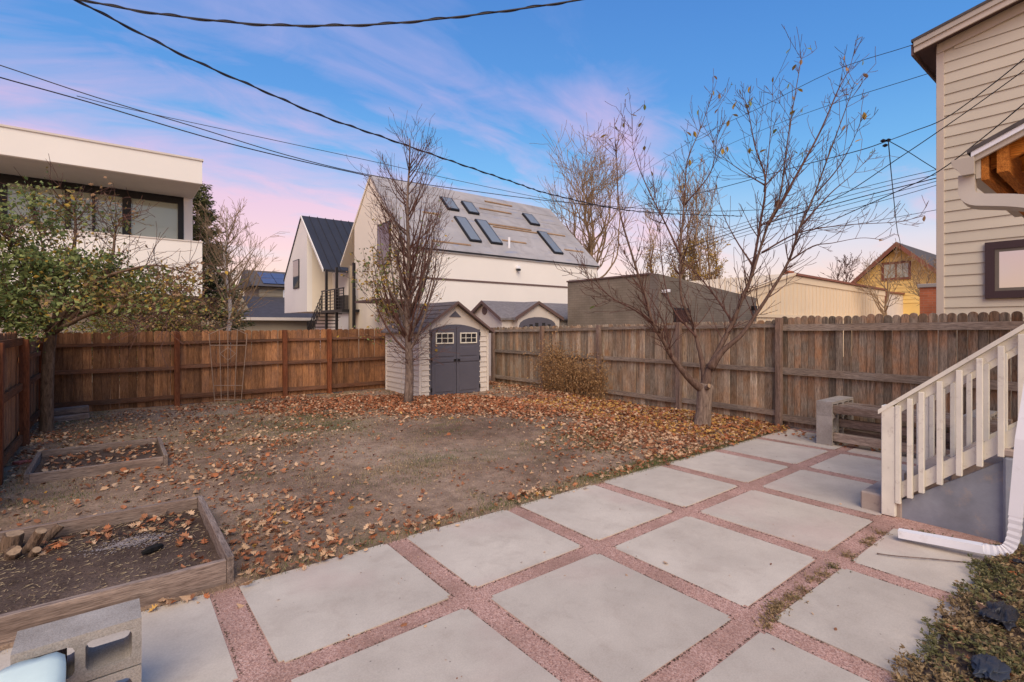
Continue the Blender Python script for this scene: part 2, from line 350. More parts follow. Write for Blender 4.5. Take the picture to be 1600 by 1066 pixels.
# ------------------------------------------------------------------ mesh helpers
WL = {}                                          # world location of every object made
def link(name, data, loc, parent=None):
    o = bpy.data.objects.new(name, data); COL.objects.link(o)
    loc = Vector(loc); WL[o] = loc
    if parent is not None:
        o.parent = parent; o.location = loc - WL[parent]
    else: o.location = loc
    return o
def tag(o, label, cat, group=None, kind=None):
    if label: o['label'] = label
    if cat: o['category'] = cat
    if group: o['group'] = group
    if kind: o['kind'] = kind
    return o
def empty(name, loc, label=None, cat=None, group=None):
    o = link(name, None, loc); o.empty_display_size = .2
    return tag(o, label, cat, group)
class MB:
    def __init__(s): s.v = []; s.f = []; s.mi = []; s.m = 0
    def face(s, *pts):
        i = len(s.v); s.v.extend(Vector(p) for p in pts); s.f.append(tuple(range(i, i + len(pts)))); s.mi.append(s.m)
    def box(s, lo, hi, ch=0, rot=None, piv=None):
        bm = bmesh.new(); bmesh.ops.create_cube(bm, size=1)
        lo, hi = Vector(lo), Vector(hi); c = (lo + hi) / 2; d = hi - lo
        for v in bm.verts: v.co = Vector((v.co.x * d.x, v.co.y * d.y, v.co.z * d.z))
        if ch: bmesh.ops.bevel(bm, geom=bm.edges[:], offset=ch, segments=1, affect='EDGES')
        s._bm(bm, c, rot, piv); return s
    def _bm(s, bm, c, rot=None, piv=None):
        bm.verts.index_update(); i = len(s.v)
        for v in bm.verts:
            p = v.co + c
            if rot: q = Vector(piv) if piv is not None else c; p = rot @ (p - q) + q
            s.v.append(p)
        for f in bm.faces: s.f.append(tuple(i + v.index for v in f.verts)); s.mi.append(s.m)
        bm.free()
    def extr(s, poly, d):                        # prism: polygon (3D points) swept by d
        i = len(s.v); n = len(poly); d = Vector(d)
        s.v.extend(Vector(p) for p in poly); s.v.extend(Vector(p) + d for p in poly)
        s.f.append(tuple(range(i, i + n))[::-1]); s.f.append(tuple(range(i + n, i + 2 * n)))
        for k in range(n): s.f.append((i + k, i + (k + 1) % n, i + n + (k + 1) % n, i + n + k))
        s.mi += [s.m] * (n + 2); return s
    def tube(s, pts, rad, sides=6, cap=True, sq=None):
        pts = [Vector(p) for p in pts]; n = len(pts)
        if not isinstance(rad, (list, tuple)): rad = [rad] * n
        t0 = (pts[1] - pts[0]).normalized()
        a = Vector((0, 0, 1)) if abs(t0.z) < .9 else Vector((1, 0, 0))
        u = t0.cross(a).normalized(); i0 = len(s.v)
        for k in range(n):
            t = (pts[min(k + 1, n - 1)] - pts[max(k - 1, 0)])
            t = t.normalized() if t.length > 1e-9 else t0
            u = (u - t * u.dot(t)).normalized(); w = t.cross(u)
            for j in range(sides):
                an = 2 * math.pi * (j + .5) / sides
                cu, cw = math.cos(an), math.sin(an)
                if sq: cu, cw = (math.copysign(sq[0], cu), math.copysign(sq[1], cw))
                s.v.append(pts[k] + (u * cu + w * cw) * rad[k])
        for k in range(n - 1):
            for j in range(sides):
                a, b = i0 + k * sides + j, i0 + k * sides + (j + 1) % sides
                s.f.append((a, b, b + sides, a + sides)); s.mi.append(s.m)
        if cap:
            s.f.append(tuple(range(i0, i0 + sides))[::-1]); s.mi.append(s.m)
            s.f.append(tuple(range(i0 + (n - 1) * sides, i0 + n * sides))); s.mi.append(s.m)
        return s
    def build(s, name, mat, parent=None, origin=None, smooth=False):
        if origin is None:
            xs = [v.x for v in s.v]; ys = [v.y for v in s.v]; zs = [v.z for v in s.v]
            origin = Vector(((min(xs) + max(xs)) / 2, (min(ys) + max(ys)) / 2, min(zs)))
        origin = Vector(origin)
        me = bpy.data.meshes.new(name); me.from_pydata([v - origin for v in s.v], [], s.f)
        for m_ in (mat if isinstance(mat, (list, tuple)) else [mat]): me.materials.append(M[m_])
        if isinstance(mat, (list, tuple)): me.polygons.foreach_set('material_index', s.mi)
        if smooth: me.polygons.foreach_set('use_smooth', [True] * len(me.polygons))
        me.update()
        return link(name, me, origin, parent)
def bx(name, mat, parent, lo, hi, ch=0, **k): return MB().box(lo, hi, ch, **k).build(name, mat, parent)
def inst(name, me, loc, parent, rot=(0, 0, 0), scale=(1, 1, 1)):
    o = link(name, me, loc, parent); o.rotation_euler = rot; o.scale = scale
    return o
def meshdata(mb, name, mat):
    me = bpy.data.meshes.new(name); me.from_pydata(mb.v, [], mb.f)
    for m_ in (mat if isinstance(mat, (list, tuple)) else [mat]): me.materials.append(M[m_])
    if isinstance(mat, (list, tuple)): me.polygons.foreach_set('material_index', mb.mi)
    me.update(); return me
def struct(o): o['kind'] = 'structure'; return o
def stuff(o, label=None, cat=None): return tag(o, label, cat, kind='stuff')
def spline(pts, n=6):                            # Catmull-Rom
    P = [Vector(p) for p in pts]; P = [P[0] * 2 - P[1]] + P + [P[-1] * 2 - P[-2]]; out = []
    for i in range(1, len(P) - 2):
        for k in range(n):
            t = k / n; a, b, c, d = P[i - 1:i + 3]
            out.append(.5 * ((2 * b) + (c - a) * t + (2 * a - 5 * b + 4 * c - d) * t * t + (3 * b - a - 3 * c + d) * t ** 3))
    out.append(P[-2]); return out

# ------------------------------------------------------------------ ground
XF, YB, XL = 8.3, 12.0, -.97                     # right fence, back fence, left fence
PATY = 3.50                                      # lawn edge of the patio
def ground_z(x, y):
    if x < -1.5 or x > 9.5 or y > 13 or y < -1: return -.03
    n = noise.noise(Vector((x * .7, y * .7, 1))) * .03 + noise.noise(Vector((x * 2.6, y * 2.6, 5))) * .02 + noise.noise(Vector((x * 6, y * 6, 2))) * .014
    w = min(1, max(0, (y - PATY - .02) / .5))
    if y < PATY + .01: return -.07
    return .006 + n * (.25 + .75 * w) + .02 * w * (1 if y < 9 else 1)
def make_ground():
    def axis(a, b, fine):
        c = [-900, -400, -150, -60, -25, -12, -6]; out = [v for v in c if v < a - .5]
        k = a
        while k <= b: out.append(k); k += fine
        out += [v for v in (12, 16, 25, 40, 60, 100, 180, 400, 900) if v > b + .5]
        return out
    xs = axis(-1.6, 9.6, .09); ys = axis(-1.2, 13.2, .09)
    v = [(x, y, ground_z(x, y)) for y in ys for x in xs]; n = len(xs)
    f = [(j * n + i, j * n + i + 1, (j + 1) * n + i + 1, (j + 1) * n + i) for j in range(len(ys) - 1) for i in range(n - 1)]
    me = bpy.data.meshes.new('ground'); me.from_pydata(v, [], f); me.materials.append(M['soil'])
    me.polygons.foreach_set('use_smooth', [True] * len(f))
    struct(link('ground', me, (0, 0, 0)))
make_ground()

# ------------------------------------------------------------------ patio: gravel bed with concrete slabs
patio = struct(empty('patio', (4, 2, 0)))
gz = -.005
pb = MB(); pb.face((-1.4, -.2, gz), (XF + .05, -.2, gz), (XF + .05, PATY, gz), (-1.4, PATY, gz)); struct(pb.build('gravel_joints', 'gravel', patio))
colx = [(-.51, .45), (.61, 1.573), (1.73, 2.672), (2.83, 3.795), (3.949, 4.904), (5.066, 6.02), (6.19, 7.158), (7.31, 8.2)]
rowy = {'A': (2.563, 3.506), 'B': (1.432, 2.419), 'C': (.335, 1.278)}
def slab(lo, hi, wob=0):
    bm = bmesh.new(); bmesh.ops.create_cube(bm, size=1)
    c = ((lo[0] + hi[0]) / 2, (lo[1] + hi[1]) / 2); d = (hi[0] - lo[0], hi[1] - lo[1])
    for v in bm.verts:
        v.co = Vector((v.co.x * d[0] + rng.uniform(-.008, .008), v.co.y * d[1] + rng.uniform(-.008, .008), v.co.z * .06))
    ve = [e for e in bm.edges if abs(e.verts[0].co.z - e.verts[1].co.z) > .03]
    bmesh.ops.bevel(bm, geom=ve, offset=.022, segments=2, affect='EDGES')
    pass
    m = MB(); m._bm(bm, Vector((c[0], c[1], -.03)), Matrix.Rotation(rng.uniform(-.004, .004), 3, 'X') @ Matrix.Rotation(rng.uniform(-.004, .004), 3, 'Y'))
    m.build('slab', 'slab', patio)
for r, (y0, y1) in rowy.items():
    for c, (x0, x1) in enumerate(colx):
        if r == 'C' and c > 4: continue
        if r == 'C' and c == 4: x1 = 4.86
        slab((x0, y0), (x1, y1))
# loose chips in the joints
def in_slab(x, y):
    for r, (y0, y1) in rowy.items():
        if y0 - .004 < y < y1 + .004:
            for c, (x0, x1) in enumerate(colx):
                if x0 - .004 < x < x1 + .004 and not (r == 'C' and c > 4): return True
    return False
chips = MB(); k = 0
while k < 15000:
    x = rng.uniform(-.4, 8.2) if rng.random() < .35 else rng.uniform(-.2, 4.2); y = rng.uniform(.4, 3.5)
    if in_slab(x, y): continue
    k += 1
    s_ = rng.uniform(.0025, .0065); z = gz - s_ * .2
    a = rng.uniform(0, 6.28); b = [Vector((x + math.cos(a + q * 2.1) * s_ * rng.uniform(.7, 1.2), y + math.sin(a + q * 2.1) * s_ * rng.uniform(.7, 1.2), z - s_ * .5)) for q in range(3)]
    t = Vector((x + rng.uniform(-.3, .3) * s_, y + rng.uniform(-.3, .3) * s_, z + s_ * rng.uniform(.5, 1)))
    i = len(chips.v); chips.v += b + [t]; chips.f += [(i, i + 1, i + 3), (i + 1, i + 2, i + 3), (i + 2, i, i + 3)]; chips.mi += [0] * 3
stuff(chips.build('loose_gravel', 'pebble', patio))
edge_shade = MB()                                     # dark debris crumbs standing in for the recess shade along the slab edges
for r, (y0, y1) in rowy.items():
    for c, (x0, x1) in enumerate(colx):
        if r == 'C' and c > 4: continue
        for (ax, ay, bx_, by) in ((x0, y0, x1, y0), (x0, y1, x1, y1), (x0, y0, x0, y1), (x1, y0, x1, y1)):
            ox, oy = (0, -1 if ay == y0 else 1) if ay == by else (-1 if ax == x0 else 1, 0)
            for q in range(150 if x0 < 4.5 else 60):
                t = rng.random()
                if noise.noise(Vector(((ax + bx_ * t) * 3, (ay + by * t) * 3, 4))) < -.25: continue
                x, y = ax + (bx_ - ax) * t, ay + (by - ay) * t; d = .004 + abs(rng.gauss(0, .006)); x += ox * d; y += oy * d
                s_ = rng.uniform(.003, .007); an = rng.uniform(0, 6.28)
                p = [Vector((x + math.cos(an + k * 2.1) * s_, y + math.sin(an + k * 2.1) * s_, gz)) for k in range(3)]; i = len(edge_shade.v)
                edge_shade.v += p + [Vector((x, y, gz + s_ * rng.uniform(.4, 1)))]; edge_shade.f += [(i, i + 1, i + 3), (i + 1, i + 2, i + 3), (i + 2, i, i + 3)]; edge_shade.mi += [0] * 3
stuff(edge_shade.build('edge_shade_crumbs', 'bedsoil', patio))

# ------------------------------------------------------------------ fences
def picket_mesh(w, h, round_=False):
    m = MB(); t = .016
    if round_:
        top = [(w / 2 * math.cos(a), h - w * .42 + w * .42 * math.sin(a)) for a in [R(q) for q in (0, 30, 60, 90, 120, 150, 180)]]
    else: top = [(w / 2, h - .028), (w / 2 - .024, h), (-w / 2 + .024, h), (-w / 2, h - .028)]
    poly = [(-w / 2, 0, 0), (w / 2, 0, 0)] + [(a, 0, b) for a, b in top]
    b = .006; n = len(poly)                      # long edges eased on the yard side
    m.v = [Vector((x * (1 - 2 * b / w), 0, z)) for x, _, z in poly] + [Vector((x, b, z)) for x, _, z in poly] + [Vector((x, t, z)) for x, _, z in poly]
    m.f = [tuple(range(n))[::-1], tuple(range(2 * n, 3 * n))]
    for q in (0, n):
        for k in range(n): m.f.append((q + k, q + (k + 1) % n, q + n + (k + 1) % n, q + n + k))
    m.mi = [0] * len(m.f); return m
PK = {}
def fence(name, label, a, b, posts, topz, pitch, pmat, rmat, postmat, rails, side, bottom=.03, round_=False, post_h=.04, group=None, gapz=None):
    """a,b: ends (x,y); posts: distances from a; side: unit vector to the yard side where rails and posts stand."""
    a, b = Vector((*a, 0)), Vector((*b, 0)); d = (b - a); ln = d.length; d.normalize(); sv = Vector((*side, 0))
    e = empty(name, a, label, 'fence', group); ang = math.atan2(d.y, d.x)
    n = int(ln / pitch)
    for i in range(n):
        s_ = (i + .5) * pitch
        h = topz(s_) - bottom + rng.uniform(-.012, .012)
        key = (pmat, round(pitch, 3), round(h, 1), round_, i % 7 == 0)
        if key not in PK: PK[key] = (meshdata(picket_mesh(pitch + (-.0005 if i % 7 else -.005), round(h, 1), round_), 'picket', pmat), round(h, 1))
        me, mh = PK[key]
        p = a + d * s_ + Vector((0, 0, bottom)) - sv * (.004 + rng.uniform(0, .009))
        inst('picket', me, p, e, (rng.uniform(-.006, .006), rng.uniform(-.006, .006), ang + rng.uniform(-.02, .02)), (1, 1, h / mh))
    pts = [0] + posts + [ln] if posts[0] > .3 else posts + [ln]
    for i in range(len(pts) - 1):
        s0, s1 = pts[i], pts[i + 1]
        if s1 - s0 < .3: continue
        for (zr, hr) in rails:
            z0, z1 = (zr if zr < 1.2 else topz(s0) - (1.55 - zr)), (zr if zr < 1.2 else topz(s1) - (1.55 - zr))
            p0, p1 = a + d * (s0 + .002), a + d * (s1 - .002)
            j = rng.uniform(-.012, .012)
            lo = [p0 + Vector((0, 0, z0 + j)) + sv * .012, p0 + Vector((0, 0, z0 + j)) + sv * .05, p0 + Vector((0, 0, z0 + j + hr)) + sv * .05, p0 + Vector((0, 0, z0 + j + hr)) + sv * .012]
            MB().extr(lo, p1 - p0 + Vector((0, 0, z1 - z0 + rng.uniform(-.012, .012)))).build('rail', rmat, e)
    for s_ in posts:
        c = a + d * s_ + sv * .062; hz = topz(s_) + post_h + rng.uniform(-.01, .01)
        m = MB().box((-.046, -.046, 0), (.046, .046, hz + .1), .005)
        me = meshdata(m, 'post', postmat)
        inst('post', me, c + Vector((0, 0, -.1)), e, (rng.uniform(-.008, .008), rng.uniform(-.008, .008), ang))
    return e
fence('wooden_fence', 'reddish brown cedar fence across the back of the yard behind the shed', (XL, YB), (XF - .02, YB), [1.95, 3.96, 4.93, 6.9, 8.7],
      lambda s: 1.47 + .01 * s, .132, 'picket_red', 'rail_red_x', 'post_red', [(1.30, .055), (.74, .075), (.14, .085)], (0, -1), post_h=.0)
# right fence: weathered far run with flat tops, brown near run with rounded tops
fence('wooden_fence', 'weathered grey brown fence behind the bare fruit tree, right of the shed', (XF, 11.35), (XF, 3.66), [.05, 2.1, 3.93, 5.9],
      lambda s: 1.55 + .018 * s, .118, 'picket_grey', 'rail_grey', 'post_grey', [(1.43, .06), (.86, .075), (.17, .085)], (-1, 0), post_h=.0)
fence('wooden_fence', 'brown fence with round topped pickets behind the cinder block bench', (XF, 3.66), (XF, -.6), [.0, 2.9],
      lambda s: 1.74 + .012 * s, .097, 'picket_brown', 'rail_grey', 'post_grey', [(1.33, .10), (.83, .105), (.1, .1)], (-1, 0), round_=True, post_h=-.02)
fence('wooden_fence', 'orange cedar fence with open framed top at the left edge of the yard', (XL, 5.6), (XL, 9.1), [1.42, 3.46],
      lambda s: 1.52 - .0 * s, .132, 'picket_red', 'rail_red_y', 'post_red', [(1.38, .09), (.78, .09), (.1, .1)], (1, 0), post_h=-.09)
fence('wooden_fence', 'dark shaded fence in the corner behind the leafy tree trunk', (XL - .02, 9.16), (XL - .02, YB - .03), [2.2],
      lambda s: 1.42, .132, 'picket_red', 'rail_red_y', 'post_red', [(1.25, .07), (.74, .07), (.14, .08)], (1, 0), post_h=-.02)

# ------------------------------------------------------------------ storage shed
def shed():
    x0, x1, y0, y1 = 5.27, 7.14, 9.98, 11.76; ez, pz = 1.50, 2.13; xm = (x0 + x1) / 2
    e = empty('storage_shed', (xm, y0, 0), 'pale vinyl storage shed with slate grey double doors in the fence corner', 'shed')
    MB().extr([(x0 + .03, y0 + .03, -.05), (x1 - .03, y0 + .03, -.05), (x1 - .03, y0 + .03, ez), (xm, y0 + .03, pz - .03), (x0 + .03, y0 + .03, ez)], (0, y1 - y0 - .06, 0)).build('wall', 'shedwall', e)
    # lap boards of the two sides in view
    for k in range(12):
        z = .0 + k * .122
        if z + .122 > ez: break
        m = MB(); m.extr([(x0 + .03, y0 + .06, z), (x0 + .004, y0 + .06, z + .004), (x0 + .022, y0 + .06, z + .121), (x0 + .03, y0 + .06, z + .121)], (0, .83, 0)); m.build('siding_board', 'shedwall', e)
        m = MB(); m.extr([(x0 + .03, y0 + .92, z), (x0 + .004, y0 + .92, z + .004), (x0 + .022, y0 + .92, z + .121), (x0 + .03, y0 + .92, z + .121)], (0, .8, 0)); m.build('siding_board', 'shedwall', e)
        for xa, xb in ((x0 + .06, x0 + .27), (x1 - .27, x1 - .06)):
            m = MB(); m.extr([(xa, y0 + .03, z), (xa, y0 + .004, z + .004), (xa, y0 + .022, z + .121), (xa, y0 + .03, z + .121)], (xb - xa, 0, 0)); m.build('siding_board', 'shedwall', e)
    for xa in (x0 - .005, x1 - .055): bx('corner_trim', 'shedwall', e, (xa, y0 - .006, -.02), (xa + .06, y0 + .05, ez), .008)
    bx('corner_trim', 'shedwall', e, (x0 - .006, y1 - .07, -.02), (x0 + .05, y1 - .01, ez), .008)
    # roof
    for s in (-1, 1):
        xe = xm + s * ((x1 - x0) / 2 + .1); zz = ez - .06
        p = [(xm, y0 - .1, pz + .03), (xe, y0 - .1, zz + .02), (xe, y0 - .1, zz - .02), (xm, y0 - .1, pz - .02)]
        rf = MB().extr(p, (0, y1 - y0 + .16, 0)).build('roof', 'shedroof', e)
        for k in range(1, 7):
            t = k / 7; cx, cz = xm + (xe - xm) * t, pz + .032 + (zz + .02 - pz - .03) * t
            MB().extr([(cx - .006, y0 - .1, cz + .0), (cx + .006, y0 - .1, cz - .004), (cx + .006, y0 - .1, cz + .008), (cx - .006, y0 - .1, cz + .012)], (0, y1 - y0 + .16, 0)).build('shingle_row', 'shedroof', rf)
        MB().extr([(xm, y0 - .118, pz + .035), (xe, y0 - .118, zz + .025), (xe, y0 - .118, zz - .035), (xm, y0 - .118, pz - .03)], (0, .016, 0)).build('roof_trim', 'darksoffit', e)
    # gable vent
    m = MB(); m.extr([(xm - .16, y0 + .012, 1.80), (xm + .16, y0 + .012, 1.80), (xm, y0 + .012, 1.94)], (0, .03, 0)); m.build('gable_vent', 'sheddoor', e)
    # doors: arched double doors standing slightly proud
    dx0, dx1, dz = x0 + .30, x1 - .30, 1.46
    def arch(x): t = (x - xm) / ((dx1 - dx0) / 2); return dz + .12 * (1 - t * t)
    fr = [(dx0 - .05, 0), (dx0 - .05, arch(dx0) + .05)] + [(dx0 + (dx1 - dx0) * q / 10, arch(dx0 + (dx1 - dx0) * q / 10) + .05) for q in range(11)] + [(dx1 + .05, arch(dx1) + .05), (dx1 + .05, 0)]
    MB().extr([(a, y0 + .008, b) for a, b in fr], (0, .03, 0)).build('door_frame', 'sheddoor', e)
    for s in (0, 1):
        a0, a1 = (dx0, xm - .008) if s == 0 else (xm + .008, dx1)
        poly = [(a0, .03), (a1, .03)] + [(a1 + (a0 - a1) * q / 6, arch(a1 + (a0 - a1) * q / 6)) for q in range(7)]
        dr = MB().extr([(a, y0 - .028, b) for a, b in poly], (0, .036, 0)).build('door', 'sheddoor', e)
        for (z0, z1) in ((.10, .74), (.90, 1.12)):
            bx('door_panel', 'sheddoor', dr, (a0 + .07, y0 - .038, z0), (a1 - .07, y0 - .026, z1), .006)
        bx('door_rail', 'sheddoor', dr, (a0 + .01, y0 - .044, .77), (a1 - .01, y0 - .026, .86), .006)
        w0, w1 = a0 + .09, a1 - .07; z0, z1 = 1.19, 1.44
        wf = MB()
        wf.box((w0, y0 - .046, z0), (w1, y0 - .03, z0 + .025)); wf.box((w0, y0 - .046, z1 - .025), (w1, y0 - .03, z1))
        for xx in (w0, w1 - .025): wf.box((xx, y0 - .045, z0 + .025), (xx + .025, y0 - .03, z1 - .025))
        for q in (1, 2): xx = w0 + (w1 - w0) * q / 3; wf.box((xx - .006, y0 - .043, z0 + .025), (xx + .006, y0 - .03, z1 - .025))
        wf.box((w0 + .025, y0 - .042, (z0 + z1) / 2 - .006), (w1 - .025, y0 - .031, (z0 + z1) / 2 + .006))
        wfo = wf.build('window_frame', 'white_wood', dr)
        ww = (w1 - w0 - .05 - .024) / 3
        for q in range(3):
            for zz in (0, 1):
                xa = w0 + .025 + q * (w1 - w0) / 3 - (.006 if q else 0)
                za = z0 + .025 if zz == 0 else (z0 + z1) / 2 + .006
                bx('pane', 'darkglass', wfo, (xa, y0 - .036, za), (w0 + (q + 1) * (w1 - w0) / 3 - .012, y0 - .0285, za + (z1 - z0) / 2 - .031))
        hx = xm - .05 if s == 0 else xm + .05
        bx('handle', 'black', dr, (hx - .035, y0 - .07, .79), (hx + .035, y0 - .045, .835), .008)
        hx = a0 - .03 if s == 0 else a1 + .005
        for z in (.12, .80, 1.36): bx('hinge', 'black', dr, (hx, y0 - .036, z), (hx + .03, y0 - .0285, z + .09))
    return e
shed()
for (z, c, r_, d) in ((1.15, 'fl_tan', .022, 'upper'), (1.05, 'leaf_yel', .03, 'lower')):
    m = MB(); cx, cy = 5.67, 9.935
    for q in range(6):
        a = q * math.pi / 3
        m.extr([(cx, cy, z), (cx + math.cos(a - .4) * r_, cy, z + math.sin(a - .4) * r_), (cx + math.cos(a) * r_ * 1.3, cy, z + math.sin(a) * r_ * 1.3), (cx + math.cos(a + .4) * r_, cy, z + math.sin(a + .4) * r_)], (0, .006, 0))
    tag(m.build('door_ornament', c), f'small pale flower ornament on the left shed door, the {d} of two', 'ornament', 'flower ornaments on the shed door')

# ------------------------------------------------------------------ raised beds
def bed(label, x0, x1, y0, y1, h, t=.042, gap=True):
    e = empty('raised_bed', (x0, y0, 0), label, 'planter', 'wooden raised garden beds')
    b = -.05
    bx('board', 'bed_x', e, (x0, y0, b), (x1, y0 + t, h - .005), .004); bx('board', 'bed_x', e, (x0 + (.32 if gap else 0), y1 - t, b), (x1, y1, h + .01), .004)
    bx('board', 'bed_y', e, (x1 + .001, y0 - .004, b), (x1 + t, y1 + .003, h + .012), .004)
    bx('board', 'bed_y', e, (x0 - t, y0 - .004, b), (x0 - .001, y1 + .003, h), .004)
    n = 26; v = []; f = []
    for j in range(n + 1):
        for i in range(n + 1):
            x = x0 + (x1 - x0) * i / n; y = y0 + t + (y1 - y0 - 2 * t) * j / n
            v.append((x, y, .065 + .02 * noise.noise(Vector((x * 4, y * 4, 3))) + .012 * noise.noise(Vector((x * 13, y * 13, 3)))))
    for j in range(n):
        for i in range(n): f.append((j * (n + 1) + i, j * (n + 1) + i + 1, (j + 1) * (n + 1) + i + 1, (j + 1) * (n + 1) + i))
    m = MB(); m.v = [Vector(q) for q in v]; m.f = f; m.mi = [0] * len(f)
    s = m.build('soil', 'bedsoil', e, smooth=True)
    return e
bed('small grey board garden bed by the left fence, filled with leaves', -.66, .44, 6.9, 8.05, .13, gap=False)
bed('larger raised bed of dark soil beside the first patio slabs', -1.25, .55, 3.56, 5.0, .15, gap=True)

# ------------------------------------------------------------------ cinder blocks and benches
def block_mesh():
    """39 x 19 x 19 cm hollow block, holes run along y, standing origin at bottom centre"""
    m = MB(); L_, W, H = .39, .19, .19
    xs = [-L_ / 2, -L_ / 2 + .032, -.016, .016, L_ / 2 - .032, L_ / 2]; zs = [0, .034, H - .034, H]
    for i in range(5):
        solid = i in (0, 2, 4)
        if solid: m.box((xs[i], -W / 2, 0), (xs[i + 1], W / 2, H), 0)
        else:
            m.box((xs[i], -W / 2, zs[0]), (xs[i + 1], W / 2, zs[1])); m.box((xs[i], -W / 2, zs[2]), (xs[i + 1], W / 2, zs[3]))
    # rounded cell corners
    for (xa, xb) in ((xs[1], xs[2]), (xs[3], xs[4])):
        for (xc, sx) in ((xa, 1), (xb, -1)):
            for (zc, sz) in ((zs[1], 1), (zs[2], -1)):
                m.extr([(xc, -W / 2 + .001, zc), (xc + sx * .022, -W / 2 + .001, zc), (xc + sx * .007, -W / 2 + .001, zc + sz * .007), (xc, -W / 2 + .001, zc + sz * .022)], (0, W - .002, 0))
    me = meshdata(m, 'cinder_block', 'blocks')
    bm = bmesh.new(); bm.from_mesh(me); bmesh.ops.remove_doubles(bm, verts=bm.verts, dist=.0001)
    seen = {}; kill = []
    for f in bm.faces:
        k = tuple(sorted(v.index for v in f.verts))
        if k in seen: kill += [f, seen[k]]
        else: seen[k] = f
    bmesh.ops.delete(bm, geom=list(set(kill)), context='FACES_ONLY'); bm.to_mesh(me); bm.free(); me.update()
    return me
BLOCK = block_mesh()
def block(loc, label, group, upright=False, rz=0):
    o = link('cinder_block', BLOCK, loc)
    o.rotation_euler = (rng.uniform(-.004, .004), R(90) if upright else 0, rz + rng.uniform(-.012, .012))
    if upright: o.location = Vector(loc) + Vector((-.095, 0, .195))
    return tag(o, label, 'cinder block', group)
xs_b = 7.50
for si, (yc, nm) in enumerate(((2.745, 'far left'), (1.25, 'right'))):
    for k in range(4):
        od = ('nearest the patio', 'second from the patio', 'third from the patio', 'against the fence')[k]
        block((xs_b + .097 + k * .196, yc, 0), f'upright cinder block at the {nm} end of the fence bench, {od}', 'cinder blocks of the fence bench', True)
    for k in range(2):
        od = ('on the patio side', 'on the fence side')[k]
        block((xs_b + .195 + k * .394, yc, .392), f'flat cinder block capping the {nm} end of the fence bench, {od}', 'cinder blocks of the fence bench')
bi = 0
for (xc, z0, z1, nm) in ((xs_b + .108, .428, .532, 'upper beam of the fence bench on the patio side'), (xs_b + .282, .428, .53, 'upper beam of the fence bench, second from the patio'), (xs_b + .5, .428, .53, 'upper beam of the fence bench, third from the patio'),
                         (xs_b + .096, .055, .165, 'low beam near the ground under the fence bench, patio side'), (xs_b + .292, .225, .33, 'low beam halfway up inside the fence bench'), (xs_b + .49, .055, .165, 'low beam near the ground under the fence bench, fence side')):
    w = .04 if z0 < .4 else .055
    o = MB().box((xc - w, 1.02 - rng.uniform(0, .1), z0), (xc + w, 2.79 + (.0 if z0 > .4 else .0), z1), .004).build('timber_beam', 'beam_y')
    tag(o, 'weathered ' + nm, 'beam', 'timber beams of the fence bench')
# bench in the near left corner
bxl = -.105
block((bxl, 2.70, 0), 'grey cinder block at the bottom of the near left stack', 'cinder blocks of the near bench')
block((bxl, 2.70, .196), 'grey cinder block with open cells, top of the near left stack', 'cinder blocks of the near bench')
tag(MB().box((bxl - .155, 1.2, .235), (bxl - .045, 2.75, .29), .005).build('timber_beam', 'beam_y'), 'grey timber through the left cell of the near cinder block', 'beam')
def cushion():
    bm = bmesh.new(); bmesh.ops.create_cube(bm, size=1)
    bmesh.ops.subdivide_edges(bm, edges=bm.edges[:], cuts=7, use_grid_fill=True)
    for v in bm.verts:
        x, y, z = v.co * 2
        ex = 1 - .10 * abs(y) ** 4; bul = (1 - .55 * abs(x) ** 5) * (1 - .5 * abs(y) ** 6)
        v.co = Vector((x * .11 * ex, y * .35 * (1 - .06 * abs(x) ** 4), z * .045 * bul + .006 * noise.noise(Vector((x * 2, y * 4, z)))))
    m = MB(); m._bm(bm, Vector((bxl - .14, 2.24, .336))); o = m.build('seat_cushion', 'cushion', smooth=True)
    tag(o, 'pale aqua cushion lying on the near bench timber', 'cushion')
cushion()

